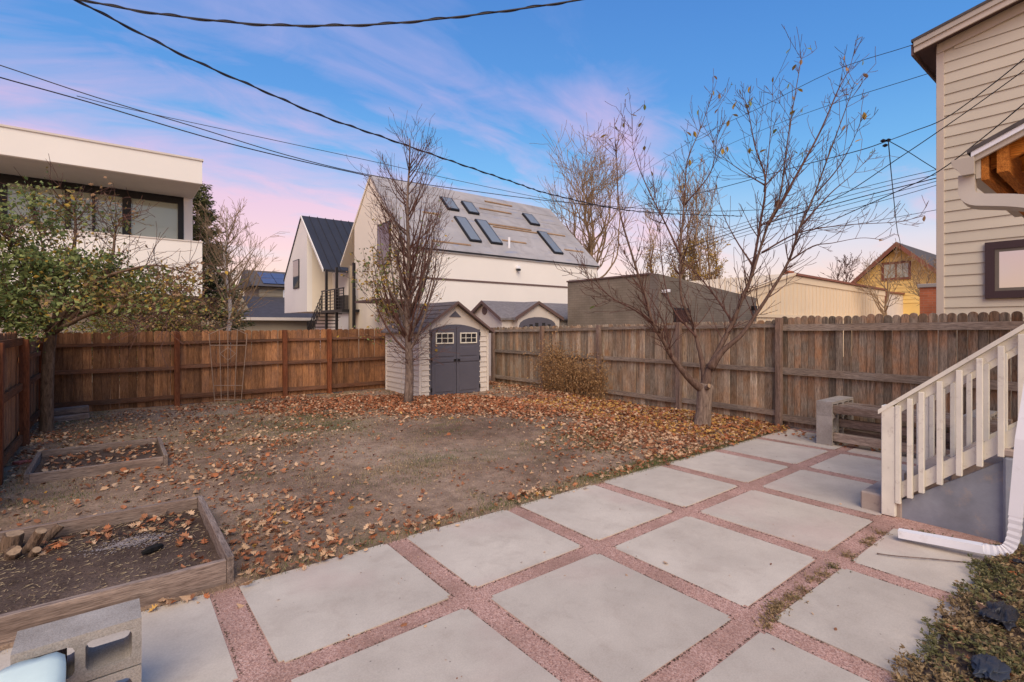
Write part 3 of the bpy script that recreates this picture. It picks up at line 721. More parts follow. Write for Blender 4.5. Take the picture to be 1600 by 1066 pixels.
# ------------------------------------------------------------------ concrete stairs, railings, porch
def stairs():
    e = empty('concrete_stairs', (5.7, 1.0, 0), 'concrete porch steps with blue grey painted side wall', 'stairs')
    xa, xb = 5.20, 6.24
    ys = [1.60, 1.30, 1.0, .70]
    for k in range(3):
        bx('step', 'step', e, (xa - (.04 if k == 0 else -.006), ys[k + 1], -.05), (xb, ys[k], (.15, .37, .56)[k]), .012)
    bx('landing', 'step', e, (xa - .085, -1.6, .641), (xb + .2, .69, .70), .012)
    # painted side wall under the flight
    MB().extr([(xa, 1.40, -.05), (xa, .69, -.05), (xa, .69, .60), (xa, 1.40, .07)], (-.03, 0, 0)).build('side_wall', 'wallblue', e)
    bx('pier', 'wallblue', e, (xa - .085, -1.5, -.05), (xa + .4, .685, .64), .015)
stairs()
def railing(x, label, side):
    e = empty('stair_railing', (x, 1.39, 0), label, 'railing', 'white stair railings')
    sl = .83
    def rz(y, z0): return z0 + sl * (1.36 - y)
    bx('newel_post', 'white_wood', e, (x - .05, 1.335, 0), (x + .05, 1.435, .925), .006)
    yend = .30
    # sloping cap, rail below it and bottom stringer
    for nm, z0, hh, xa, xb, y0 in (('handrail', .925, .038, -.058, .055, 1.455), ('upper_rail', .835, .088, -.018, .022, 1.334), ('bottom_rail', .115, .135, -.018, .022, 1.334)):
        MB().extr([(x + xa, y0, rz(y0, z0)), (x + xa, yend, rz(yend, z0)), (x + xa, yend, rz(yend, z0) + hh), (x + xa, y0, rz(y0, z0) + hh)], (xb - xa, 0, 0)).build(nm, 'white_wood', e)
    for px in (1403, 1421.5, 1439.5, 1468, 1498.5, 1530.5, 1564, 1596, 1631):
        r = (px - 800) / FOC; Y = 5.12 / (r * SN + CS); y = Y * (SN - r * CS)
        w = .0185
        bx('baluster', 'white_wood', e, (x - .058, y - w, rz(y, .085)), (x - .019, y + w, rz(y, .90)), .003)
    bx('landing_post', 'white_wood', e, (x - .045, .20, .70), (x + .045, .29, 1.86), .006)
railing(5.17, 'off white stair railing on the near side of the porch steps', -1)
railing(6.20, 'off white stair railing on the far side, behind the porch steps', 1)
def porch():
    x0, x1 = 4.98, 7.4; ye = .80; zs = 2.80; sl = .46
    e = empty('porch_roof', (5.1, .1, .7), 'open porch roof corner with bare orange rafters above the steps', 'roof')
    yb = -1.6
    def z(y): return zs + sl * (ye - y)
    MB().extr([(x0 - .06, ye + .05, z(ye + .05) + .085), (x0 - .06, yb, z(yb) + .085), (x0 - .06, yb, z(yb) + .115), (x0 - .06, ye + .05, z(ye + .05) + .115)], (x1 - x0, 0, 0)).build('roofing', 'shingle', e)
    n = 9
    for k in range(n):                           # roof boards seen from below
        ya = ye - .0 - k * .26
        MB().extr([(x0, ya, z(ya) + .06), (x0, ya - .255, z(ya - .255) + .06), (x0, ya - .255, z(ya - .255) + .082), (x0, ya, z(ya) + .082)], (x1 - x0 - .1, 0, 0)).build('roof_board', 'orange_wood_x', e)
    for k in range(5):
        xr = x0 + .10 + k * .5
        MB().extr([(xr, ye - .02, z(ye) - .06), (xr, yb, z(yb) - .08), (xr, yb, z(yb) + .058), (xr, ye - .02, z(ye) + .058)], (.045, 0, 0)).build('rafter', 'orange_wood_y', e)
    # barge boards on the gable side
    MB().extr([(x0 - .03, ye + .02, z(ye) + .0), (x0 - .03, yb, z(yb) + .0), (x0 - .03, yb, z(yb) + .084), (x0 - .03, ye + .02, z(ye) + .076)], (.028, 0, 0)).build('barge_board', 'gutter', e)
    MB().extr([(x0 - .05, ye + .03, z(ye) + .035), (x0 - .05, yb, z(yb) + .035), (x0 - .05, yb, z(yb) + .0845), (x0 - .05, ye + .03, z(ye) + .08)], (.018, 0, 0)).build('barge_trim', 'whitemetal', e)
    bx('fascia', 'gutter', e, (x0 + .0, ye - .015, zs - .12), (x1 - .1, ye + .01, zs + .06))
    bx('beam', 'orange_wood_x', e, (x0 + .06, .30, z(.3) - .30), (x1 - .2, .39, z(.39) - .09))
    bx('sub_fascia', 'orange_wood_x', e, (x0 + .012, ye - .055, zs - .135), (x1 - .12, ye - .017, zs + .04))
    bx('eave_plate', 'orange_wood_x', e, (x0 + .012, ye - .16, zs - .10), (x1 - .12, ye - .10, zs + .085))
    bx('post', 'white_wood', e, (x0 + .10, .28, .70), (x0 + .22, .40, z(.3) - .29), .008)
    bx('post', 'white_wood', e, (x1 - .4, .28, -.05), (x1 - .28, .40, z(.3) - .29), .008)
    # K profile gutter along the eave
    prof = [(.012, .0), (.012, .12), (.022, .12), (.022, .01), (.075, .01), (.10, .055), (.12, .075), (.13, .115), (.118, .12), (.138, .125), (.142, .108), (.128, .07), (.108, .05), (.082, 0)]
    m = MB(); m.extr([(x0 - .05, ye + a, zs - .09 + b) for a, b in prof], (x1 - x0 - .1, 0, 0)); m.build('gutter', 'gutter', e)
    cp = [(.012, 0), (.082, 0), (.108, .05), (.128, .07), (.142, .125), (.012, .125)]
    MB().extr([(x0 - .056, ye + a, zs - .09 + b) for a, b in cp], (.006, 0, 0)).build('gutter_end_cap', 'gutter', e)
porch()
def downspout():
    p = [(5.0, .86, 2.72), (5.0, .86, 2.64), (4.99, .855, 2.57), (4.975, .81, 2.515), (4.96, .72, 2.49), (4.94, .60, 2.46), (4.92, .50, 2.42), (4.90, .45, 2.36), (4.88, .435, 2.25), (4.80, .46, 1.6), (4.70, .535, .85), (4.685, .565, .34), (4.68, .572, .22), (4.675, .595, .13), (4.665, .64, .092), (4.655, .72, .082), (4.63, .93, .07), (4.598, 1.178, .054)]
    e = empty('downspout', (4.87, .55, 0), 'white corrugated downspout with its outlet pipe lying on the patio', 'downspout')
    m = MB().tube(spline(p[:9], 3), .075, 4, sq=(.62, .5)); m.build('upper_pipe', 'gutter', e)
    m = MB().tube(p[8:12], .055, 4, sq=(.62, .46)); m.build('pipe', 'whitemetal', e)
    el = spline(p[11:16], 5); m = MB()
    for i in range(len(el)):
        pass
    rad = [.052 if i % 2 else .047 for i in range(len(el))]
    m.tube(el, rad, 4, sq=(.64, .5)); m.build('elbow', 'whitemetal', e)
    m = MB().tube(p[15:], .052, 4, sq=(.66, .52)); ex = m.build('outlet_pipe', 'whitemetal', e)
    d = (Vector(p[-1]) - Vector(p[-3])).normalized()
    MB().tube([Vector(p[-1]) - d * .03, Vector(p[-1]) + d * .0015], .048, 4, sq=(.62, .48)).build('outlet_mouth', 'gutter', ex)
downspout()

# ------------------------------------------------------------------ neighbour house on the right
def siding_house():
    X, yc, zt = 10.5, 2.17, 6.12; sl = .21; yl = -4.5
    e = empty('neighbour_house', (X, yc, 0), 'tall taupe lap sided house beyond the right fence', 'house')
    def top(y): return zt + sl * (yc - y)
    MB().extr([(X, yc - .01, -.05), (X, yl, -.05), (X, yl, top(yl)), (X, yc - .01, top(yc))], (6, 0, 0)).build('wall', 'taupe', e)
    k = 0; z = .35
    while z < top(yl) - .1:
        ya = yc - .085
        if z + .171 > zt + .0: ya = min(ya, yc - (z + .171 - zt) / sl)
        m = MB(); m.extr([(X - .001, ya, z), (X - .022, ya, z), (X - .006, ya, z + .1695), (X - .001, ya, z + .1695)], (0, yl - ya, 0)); m.build('siding_board', 'taupe', e)
        z += .171
    bx('corner_board', 'taupe_trim', e, (X - .03, yc - .085, .2), (X + .08, yc + .015, zt + .0), .004)
    for (xo, d, z0, z1, mat, nm) in ((X - .05, .05, -.13, .02, 'taupe_trim', 'frieze_board'), (X - .26, .03, -.02, .13, 'taupe_trim', 'rake_board'), (X - .285, .024, .07, .17, 'gutter', 'rake_trim')):
        ys, ye_ = (yc + .25, yl) if 'rake' in nm else (yc - .0, yl)
        MB().extr([(xo, ys, top(ys) + z0), (xo, ye_, top(ye_) + z0), (xo, ye_, top(ye_) + z1), (xo, ys, top(ys) + z1)], (d, 0, 0)).build(nm, mat, e)
    ys = yc + .26
    MB().extr([(X - .24, ys, top(ys) + .03), (X - .24, yl, top(yl) + .03), (X - .24, yl, top(yl) + .05), (X - .24, ys, top(ys) + .05)], (6.2, 0, 0)).build('soffit', 'darksoffit', e)
    MB().extr([(X - .30, ys + .02, top(ys) + .15), (X - .30, yl, top(yl) + .15), (X - .30, yl, top(yl) + .19), (X - .30, ys + .02, top(ys) + .19)], (6.2, 0, 0)).build('roof', 'shingle', e)
    bx('fascia', 'darksoffit', e, (X - .25, ys - .0, top(ys) - .05), (X + 6, ys + .03, top(ys) + .13))
    # window
    a = HX(1540, 380, X); b = HX(1540, 467, X); y1, z1, z0 = a.y, a.z, b.z; y0 = y1 - 1.25
    w = empty  # noqa
    fr = MB(); t = .11
    fr.box((X - .06, y0, z0), (X - .005, y1, z0 + t)); fr.box((X - .06, y0, z1 - t), (X - .005, y1, z1))
    fr.box((X - .059, y1 - t, z0 + t), (X - .005, y1, z1 - t)); fr.box((X - .059, y0, z0 + t), (X - .005, y0 + t, z1 - t))
    wf = fr.build('window', 'plum', e)
    fr = MB(); q = .045
    a0, a1, c0, c1 = y0 + t, y1 - t, z0 + t, z1 - t
    fr.box((X - .045, a0, c0), (X - .006, a1, c0 + q)); fr.box((X - .045, a0, c1 - q), (X - .006, a1, c1))
    fr.box((X - .044, a1 - q, c0 + q), (X - .006, a1, c1 - q)); fr.box((X - .044, a0, c0 + q), (X - .006, a0 + q, c1 - q))
    fr.box((X - .044, (a0 + a1) / 2 - .02, c0 + q), (X - .006, (a0 + a1) / 2 + .02, c1 - q))
    fr.build('sash', 'sash', wf)
    for ya, yb in ((a0 + q, (a0 + a1) / 2 - .02), ((a0 + a1) / 2 + .02, a1 - q)): bx('pane', 'mirrorglass', wf, (X - .032, ya, c0 + q), (X - .026, yb, c1 - q))
siding_house()

# ------------------------------------------------------------------ houses beyond the fence
def white_house():
    x0, x1, y0, y1, ym = 9.78, 21.4, 19.4, 27.5, 23.5; ez, pz = 4.98, 8.93
    e = empty('white_house', (x0, y0, 0), 'white gabled house with unfinished grey roof and skylights', 'house')
    xr = x0 + 1.6                                # the far half of the gable is a recess under the roof
    MB().extr([(x0, y0, -.05), (x0, 25.6, -.05), (x0, 25.6, ez + (y1 - 25.6) * .98 - .16), (x0, ym, pz - .16), (x0, y0, ez - .1)], (.3, 0, 0)).build('gable_wall', 'stucco_warm', e)
    MB().extr([(xr, y0 + .3, -.05), (xr, y1 - .2, -.05), (xr, y1 - .2, ez - .1), (xr, ym, pz - .3), (xr, y0 + .3, ez - .1)], (.3, 0, 0)).build('recess_wall', 'stucco_warm', e)
    bx('side_wall', 'stucco', e, (x0 + .001, y0, -.05), (x1, y0 + .3, ez - .05))
    bx('side_wall', 'stucco', e, (xr, y1 - .3, -.05), (x1, y1, ez))
    bx('return_wall', 'stucco', e, (x0 + .3, 25.3, -.05), (xr, 25.6, ez + .9))
    MB().extr([(x1 - .3, y0 + .3, -.05), (x1 - .3, y1 - .3, -.05), (x1 - .3, y1 - .3, ez), (x1 - .3, ym, pz - .2), (x1 - .3, y0 + .3, ez)], (.25, 0, 0)).build('end_wall', 'stucco', e)
    n1 = Vector((0, -(pz - ez), (ym - y0))).normalized()
    # front roof plane; its far end is clipped on a slant as in the photo
    rf = MB().extr([(x0 - .05, y0 - .06, ez - .02), (x0 - .05, ym, pz), (x0 - .05, ym, pz - .14), (x0 - .05, y0 - .06, ez - .16)], (x1 - x0 + .2, 0, 0)).build('roof', 'underlay', e)
    MB().extr([(x0 - .05, y1 + .06, ez - .02), (x0 - .05, ym + .002, pz), (x0 - .05, ym + .002, pz - .14), (x0 - .05, y1 + .06, ez - .16)], (x1 - x0 + .2, 0, 0)).build('roof', 'stucco_warm', e)
    bx('eave_trim', 'black', e, (x0, y0 - .075, ez - .10), (x1 + .1, y0 - .061, ez - .03))
    P0 = Vector((x0, y0, ez)); uy = Vector((0, ym - y0, pz - ez)).normalized(); ux = Vector((1, 0, 0))
    def uv(zx, zy, o=(660, 270), s=4.264):
        p = HP(o[0] + zx / s, o[1] + zy / s, P0, n1) - P0; return p.dot(ux), p.dot(uy)
    def pl(u, v, h): return P0 + ux * u + uy * v + n1 * h
    def slab_on(name, mat, par, u0, u1, v0, v1, h0, h1):
        m = MB(); m.extr([pl(u0, v0, h0), pl(u1, v0, h0), pl(u1, v1, h0), pl(u0, v1, h0)], n1 * (h1 - h0)); return m.build(name, mat, par)
    for q in ([(118, 172), (190, 182), (243, 262), (165, 250)], [(255, 200), (322, 210), (378, 285), (305, 275)], [(210, 300), (285, 312), (390, 470), (310, 462)],
              [(345, 320), (425, 330), (525, 485), (455, 478)], [(668, 282), (728, 288), (775, 358), (712, 348)], [(765, 400), (820, 405), (932, 548), (870, 543)]):
        c = [uv(*p) for p in q]; u0 = (c[0][0] + c[3][0]) / 2; u1 = (c[1][0] + c[2][0]) / 2; v1 = (c[0][1] + c[1][1]) / 2; v0 = (c[2][1] + c[3][1]) / 2
        sk = slab_on('skylight', 'black', rf, u0, u1, v0, v1, .005, .12)
        b = .07; slab_on('pane', 'skyglass', sk, u0 + b, u1 - b, v0 + b, v1 - b, .118, .135)
    for a, b in (((380, 240), (590, 275)), ((430, 345), (720, 383)), ((470, 362), (760, 405)), ((830, 405), (950, 428)), ((530, 452), (690, 475)), ((60, 458), (320, 487)), ((945, 515), (1070, 533)), ((0, 262), (110, 285)), ((410, 186), (600, 232))):
        a, b = uv(*a), uv(*b); v = (a[1] + b[1]) / 2
        slab_on('batten', 'batten', rf, a[0], b[0], v - .05, v + .05, .004, .055)
    for k in range(1, 6):                        # laps of the roofing sheets
        slab_on('sheet_lap', 'underlay', rf, -.04, x1 - x0 + .1, k * .95, k * .95 + .95 * .06, .001, .02)
    pu, pv = uv(578, 505)
    MB().tube([pl(pu, pv, 0), pl(pu, pv, 0) + Vector((0, 0, .55))], .06, 8).build('vent_pipe', 'whitemetal', e)
    # dark flashing line, lamp and gable windows
    z = HY(660 + 400 / 4.264, 270 + 732 / 4.264, y0).z
    bx('flashing', 'darksoffit', e, (x0 + .02, y0 - .03, z), (x1 - .6, y0 - .001, z + .08))
    p = HY(660 + 630 / 4.264, 270 + 645 / 4.264, y0)
    lp = bx('wall_lamp', 'whitemetal', e, (p.x - .1, y0 - .16, p.z + .02), (p.x + .1, y0 - .002, p.z + .16), .02); bx('lamp_head', 'black', lp, (p.x - .08, y0 - .2, p.z - .07), (p.x + .1, y0 - .05, p.z + .018), .015)
    a, b = HX(591, 352, x0), HX(611, 413, x0)
    w = bx('window', 'black', e, (x0 - .05, b.y, b.z), (x0 - .001, a.y, a.z)); bx('pane', 'darkglass', w, (x0 - .06, b.y + .08, b.z + .08), (x0 - .051, a.y - .08, a.z - .08))
    a, b = HX(620, 476, x0), HX(633, 500, x0)
    w = bx('window', 'black', e, (x0 - .05, b.y, b.z), (x0 - .001, a.y, a.z)); bx('pane', 'darkglass', w, (x0 - .06, b.y + .08, b.z + .08), (x0 - .051, a.y - .08, a.z - .08))
    bx('canopy', 'darksoffit', e, (x0 - 1.2, 19.7, 2.62), (x0 - .002, 22.4, 2.72))
white_house()
def dark_roof_house():
    x0, x1, y0, y1, ym = 9.15, 19, 28.65, 36.7, 32.75; ez, pz = 4.75, 8.4
    e = empty('white_house', (x0, y0, 0), 'white gabled house with dark standing seam metal roof', 'house')
    yr = 31.6; xr = x0 + 1.5
    def lz(y): return ez + (y - y0) * (pz - ez) / (ym - y0) if y < ym else pz - (y - ym) * (pz - ez) / (y1 - ym)
    MB().extr([(x0, yr, 2.45), (x0, y1, 2.45), (x0, y1, ez - .05), (x0, ym, pz - .12), (x0, yr, lz(yr) - .12)], (.3, 0, 0)).build('gable_wall', 'stucco', e)
    MB().extr([(xr, y0 + .2, 2.4), (xr, yr + .3, 2.4), (xr, yr + .3, lz(yr) - .1), (xr, y0 + .2, ez - .1)], (.3, 0, 0)).build('recess_wall', 'stucco_warm', e)
    bx('return_wall', 'stucco_warm', e, (x0 + .3, yr, 2.45), (xr, yr + .3, lz(yr) - .2))
    bx('overhang', 'stucco', e, (x0 + .301, yr + .31, 2.47), (x1, y1, 2.65))
    bx('side_wall', 'stucco', e, (xr + .301, y0, 2.4), (x1, y0 + .3, ez - .05))
    bx('ground_floor_wall', 'stucco', e, (x0 + 1.7, y0 + .3, -.05), (x1 - .1, y1 - 1.2, 2.4))
    rf = MB().extr([(x0 - .05, y0 - .1, ez), (x0 - .05, ym, pz + .04), (x0 - .05, ym, pz - .1), (x0 - .05, y0 - .1, ez - .14)], (x1 - x0, 0, 0)).build('roof', 'seam', e)
    MB().extr([(x0 - .05, y1 + .1, ez), (x0 - .05, ym + .002, pz + .04), (x0 - .05, ym + .002, pz - .1), (x0 - .05, y1 + .1, ez - .14)], (x1 - x0, 0, 0)).build('roof', 'seam', e)
    for k in range(18):
        x = x0 + .45 + k * .5
        MB().extr([(x, y0 - .1, ez + .002), (x, ym, pz + .042), (x, ym, pz + .09), (x, y0 - .1, ez + .05)], (.04, 0, 0)).build('seam', 'seam', rf)
    MB().extr([(x0 - .06, y0 - .12, ez - .16), (x0 - .06, ym, pz - .1), (x0 - .06, ym, pz + .05), (x0 - .06, y0 - .12, ez + .02)], (.05, 0, 0)).build('verge', 'stucco', e)
    a, b = HX(459, 408, x0), HX(468, 450, x0)
    w = bx('window', 'black', e, (x0 - .05, b.y, b.z), (x0 - .001, a.y, a.z)); bx('pane', 'darkglass', w, (x0 - .06, b.y + .06, b.z + .06), (x0 - .051, a.y - .06, a.z - .06))
    a, b = HX(481, 501, x0 + 1.7), HX(488, 517, x0 + 1.7); bx('door', 'black', e, (x0 + 1.64, b.y, -.05), (x0 + 1.699, a.y, a.z))
dark_roof_house()
def outside_stair():
    e = empty('outside_stair', (9.6, 27.8, 0), 'black metal stair with wire railing between the two white houses', 'stairs')
    X = 9.0
    for px in (510, 526, 553): 
        p = HX(px, 432, X); bx('column', 'black', e, (X - .06, p.y - .06, -.05), (X + .06, p.y + .06, 4.6))
    p = HX(547, 430, X + .3); bx('column', 'grey_siding', e, (X + .25, p.y - .09, -.05), (X + .42, p.y + .09, 4.6))
    a, b = HX(500, 500, X), HX(526, 470, X)
    bx('platform', 'black', e, (X - .1, 24.9, 2.28), (X + 1.6, 28.3, 2.42))
    for k in range(6): bx('railing_bar', 'black', e, (X - .04, 24.9, 2.55 + k * .16), (X - .01, 28.3, 2.58 + k * .16))
    bx('handrail', 'black', e, (X - .06, 24.9, 3.45), (X + .01, 28.3, 3.51))
    for k in range(6): bx('railing_post', 'black', e, (X - .05, 24.9 + k * .66, 2.42), (X - .008, 24.95 + k * .66, 3.45))
    for k in range(12):
        z = 2.3 - k * .19; y = 28.3 + k * .27
        bx('tread', 'black', e, (X - .05, y, z - .05), (X + 1.1, y + .27, z))
        bx('railing_post', 'black', e, (X - .05, y + .1, z), (X - .01, y + .14, z + .95))
    for h in (.35, .65, .95): MB().tube([(X - .03, 28.3, 2.3 + h), (X - .03, 31.5, .05 + h)], .02, 4).build('railing_bar', 'black', e)
    bx('crate', 'shingle', e, (X + .2, 25.4, 2.42), (X + 1.2, 26.6, 3.15))
outside_stair()
def modern_house():
    y0 = 17.0; xe = HY(316, 252, y0).x; xl = -14
    zt, zb = HY(316, 252, y0).z, HY(315, 287.6, y0).z; pt, pbz = HY(317, 379.5, y0).z, HY(317, 463, y0).z
    e = empty('modern_house', (xe, y0, 0), 'modern white flat roofed house with a dark window band behind the leafy tree', 'house')
    yb = y0 + 9; yw = y0 + 2.05
    bx('roof_box', 'stucco', e, (xl, y0, zb), (xe, yb, zt)); bx('roof_coping', 'shedwall', e, (xl, y0 - .03, zt), (xe + .03, yb, zt + .05))
    bx('soffit', 'shedwall', e, (xl, y0 + .03, zb - .02), (xe - .03, yb, zb - .001))
    pr = MB(); pr.box((xl, y0, pbz), (xe, y0 + .2, pt)); pr.box((xe - .2, y0 + .2, pbz), (xe, yw, pt)); pr.box((xl, y0 + .2, pbz), (xe - .2, yb, pbz + .25))
    pr.build('balcony_parapet', 'stucco', e); bx('parapet_coping', 'shedwall', e, (xl, y0 - .02, pt), (xe + .02, y0 + .22, pt + .035))
    def wx(px): return HY(px, 400, yw).x
    bx('end_wall', 'stucco', e, (wx(287), yw, pbz), (wx(301), yb, zb - .02))
    bx('interior_wall', 'stucco_warm', e, (xl, yw + .6, pbz + .25), (wx(286), yw + .7, zb - .02))
    z0, z1 = HY(286, 378, yw).z, zb - .022
    fr = MB(); fr.box((xl, yw, z1 - .22), (wx(287), yw + .12, z1)); fr.box((xl, yw, pbz + .25), (wx(287), yw + .12, z0)); f = fr.build('window_frame', 'black', e)
    ed = [(278, 287), (191, 205), (144, 149), (101, 111), (51, 55), (-2, 11), (-70, -60), (-160, -150)]
    for a, b in ed: bx('mullion', 'black', f, (wx(a), yw - .02, z0), (wx(b), yw + .12, z1 - .22))
    for k in range(len(ed) - 1): bx('pane', 'window', f, (wx(ed[k + 1][1]), yw + .05, z0), (wx(ed[k][0]), yw + .07, z1 - .22))
    bx('ground_floor_wall', 'stucco', e, (xl, y0 + 1.8, -.05), (xe - 1.2, yb, pbz))
modern_house()
def grey_garage():
    Y = 14.0; c = G(1029, 428, Y); z1 = c.z; lft = HX(887, 442, c.x); rgt = HY(1182, 466, c.y)
    e = empty('brick_garage', (c.x, c.y, 0), 'low grey olive painted brick garage with a stepped flat roof', 'garage')
    MB().extr([(c.x, c.y, -.05), (rgt.x, c.y, -.05), (rgt.x, c.y, rgt.z), (c.x + (rgt.x - c.x) * .38, c.y, z1 - .18), (c.x, c.y, z1)], (0, .3, 0)).build('wall', 'olive', e)
    bx('wall', 'olive_y', e, (c.x, c.y + .3, -.05), (c.x + .3, lft.y, z1 - .002))
    bx('coping', 'darksoffit', e, (c.x - .04, c.y + .3, z1 + .002), (c.x + .34, lft.y + .02, z1 + .05))
    bx('roof', 'shingle', e, (c.x + .3, c.y + .3, z1 - 1.0), (rgt.x, lft.y, z1 - .8))
    bx('wall', 'olive', e, (c.x + .3, lft.y - .3, -.05), (rgt.x, lft.y, z1 - .6))
    a, b = HY(1052, 481, c.y), HY(1076, 500, c.y)
    w = bx('window', 'black', e, (a.x, c.y - .03, b.z - .3), (b.x, c.y - .001, a.z)); bx('pane', 'darkglass', w, (a.x + .06, c.y - .04, b.z - .24), (b.x - .06, c.y - .031, a.z - .06))
    p = HY(1036, 456, c.y); l = bx('lamp_bracket', 'whitemetal', e, (p.x - .1, c.y - .1, p.z - .04), (p.x + .02, c.y - .002, p.z + .04), .01); bx('lamp_head', 'whitemetal', l, (p.x + .03, c.y - .16, p.z - .02), (p.x + .13, c.y - .03, p.z + .06), .01)
    p = HY(1176, 481, c.y); bx('wall_lamp', 'black', e, (p.x - .12, c.y - .14, p.z - .08), (p.x + .06, c.y - .002, p.z + .06), .01)
grey_garage()
def neighbour_shed():
    Y = 16.2
    pk = G(757, 470, Y); l = G(733, 487, Y); 
    x0, y0 = G(784, 490, 15.8).x, G(784, 490, 15.8).y
    e = empty('neighbour_shed', (x0, y0, 0), 'beige shed with grey roof and arched front behind the right fence', 'shed')
    ez = G(784, 496, 15.8).z; wid = HX(733, 487, x0).y - y0; ln = 5.2; pz = HX(757, 470, x0).z; ym = y0 + wid / 2
    MB().extr([(x0, y0, -.05), (x0, y0 + wid, -.05), (x0, y0 + wid, ez), (x0, ym, pz - .08), (x0, y0, ez)], (ln, 0, 0)).build('wall', 'shedwall', e)
    for s in (-1, 1):
        ye = ym + s * (wid / 2 + .1)
        MB().extr([(x0 - .12, ym, pz + .0), (x0 - .12, ye, ez - .02), (x0 - .12, ye, ez - .08), (x0 - .12, ym, pz - .07)], (ln + .24, 0, 0)).build('roof', 'shingle_grey', e)
        MB().extr([(x0 - .14, ym, pz + .01), (x0 - .14, ye, ez - .01), (x0 - .14, ye, ez - .12), (x0 - .14, ym, pz - .1)], (.018, 0, 0)).build('verge', 'darksoffit', e)
    m = MB(); c = HX(746, 479, x0)
    m.tube([(x0 - .02, ym, ez + (pz - ez) * .42), (x0 - .001, ym, ez + (pz - ez) * .42)], .14, 10); m.build('round_vent', 'darksoffit', e)
    # cross gable with an arched door head
    a = HY(809, 495, y0 - .25); b = HY(874, 497, y0 - .25); p = HY(840, 473, y0 - .25); yy = y0 - .25
    MB().extr([(a.x, yy, -.05), (b.x, yy, -.05), (b.x, yy, ez - .02), (p.x, yy, pz - .12), (a.x, yy, ez - .02)], (0, 1.2, 0)).build('porch_wall', 'shedwall', e)
    for q in (a, b):
        s = -1 if q is a else 1
        MB().extr([(p.x, yy - .06, pz - .1), (q.x + s * .12, yy - .06, ez - .08), (q.x + s * .12, yy - .06, ez - .0), (p.x, yy - .06, pz - .03)], (0, 1.4, 0)).build('porch_roof', 'shingle_grey', e)
        MB().extr([(p.x, yy - .08, pz - .12), (q.x + s * .14, yy - .08, ez - .1), (q.x + s * .14, yy - .08, ez + .01), (p.x, yy - .08, pz - .02)], (0, .018, 0)).build('verge', 'darksoffit', e)
    w = b.x - a.x; ar = [(a.x + .12, -.05), (b.x - .12, -.05)] + [(p.x + (w / 2 - .12) * math.cos(R(t)), ez - .26 + .28 * math.sin(R(t))) for t in range(0, 181, 20)]
    d = MB().extr([(u, yy - .03, v) for u, v in ar], (0, .028, 0)).build('door', 'sheddoor', e)
    for k in range(6):
        u = a.x + .3 + k * (w - .6) / 5 - .06 + (.03 if k > 2 else -.03); bx('pane', 'darkglass', d, (u, yy - .04, ez - .65), (u + .14, yy - .031, ez - .14 - .05 * abs(k - 2.5)))
neighbour_shed()
def beige_garage():
    Y = 20.0; e0 = G(1160, 470, Y); y0 = e0.y
    L_ = HY(1168, 455, y0); p = HY(1240, 431, y0); r = HY(1383, 455, y0); r2 = HY(1437, 463, y0)
    e = empty('beige_garage', (L_.x, y0, 0), 'long low beige panelled garage behind the round topped fence', 'garage')
    pts = [(L_.x - 3, y0, -.05), (r.x, y0, -.05), (r.x, y0, r.z), (p.x, y0, p.z), (L_.x - 3, y0, p.z - (p.z - L_.z) * (p.x - L_.x + 3) / (p.x - L_.x))]
    MB().extr(pts, (0, 6, 0)).build('wall', 'beige', e)
    for a, b in ((pts[3], pts[2]), (pts[4], pts[3])):
        a, b = Vector(a), Vector(b); o = Vector((0, -.12, 0)); 
        MB().extr([a + o + Vector((0, 0, .02)), b + o + Vector((0, 0, .02)), b + o + Vector((0, 0, .12)), a + o + Vector((0, 0, .12))], (0, 6.2, 0)).build('roof', 'brown_trim' if a.x > p.x - .01 else 'beige', e)
        MB().extr([a + Vector((0, -.04, -.30)), b + Vector((0, -.04, -.30)), b + Vector((0, -.04, 0)), a + Vector((0, -.04, 0))], (0, .038, 0)).build('frieze_board', 'beige', e)
    n = int((r.x - L_.x + 2.6) / .42)
    for k in range(n):
        x = L_.x - 2.6 + k * .42; bx('batten_strip', 'beige', e, (x, y0 - .02, .2), (x + .03, y0 - .001, p.z - (abs(x - p.x) * (p.z - r.z) / (r.x - p.x)) - .32))
    bx('corner_post', 'brown_trim', e, (r.x - .08, y0 - .05, -.05), (r.x + .1, y0 - .001, r.z))
    MB().extr([(r.x + .1, y0, -.05), (r2.x, y0, -.05), (r2.x, y0, r2.z), (r.x + .1, y0, r.z - .12)], (0, 5, 0)).build('lean_to_wall', 'shedwall', e)
    MB().extr([(r.x + .1, y0 - .1, r.z - .1), (r2.x + .1, y0 - .1, r2.z), (r2.x + .1, y0 - .1, r2.z + .1), (r.x + .1, y0 - .1, r.z)], (0, 5.2, 0)).build('lean_to_roof', 'brown_trim', e)
    g = HY(1200, 500, y0); bx('door_head', 'beige', e, (L_.x + .4, y0 - .06, 1.95), (r.x - 1.0, y0 - .021, 2.08))
    b = HY(1238, 432, y0 + 2); bx('chimney', 'copper', e, (b.x - .3, y0 + 2, p.z - .3), (b.x + .25, y0 + 2.4, b.z + .3), .02)
beige_garage()
def brick_stack():
    Y = 16.0; a, b = G(1437, 444, Y), G(1466, 444, Y)
    e = empty('brick_outbuilding', (a.x, a.y, 0), 'small orange brick wall beside the taupe house', 'wall')
    x0, y0 = a.x, b.y
    bx('wall', 'orange_brick', e, (x0, a.y - 2.4, -.05), (x0 + 2, a.y, a.z - .12)); bx('coping', 'gutter', e, (x0 - .05, a.y - 2.45, a.z - .118), (x0 + 2.05, a.y + .05, a.z + .0), .01)
brick_stack()
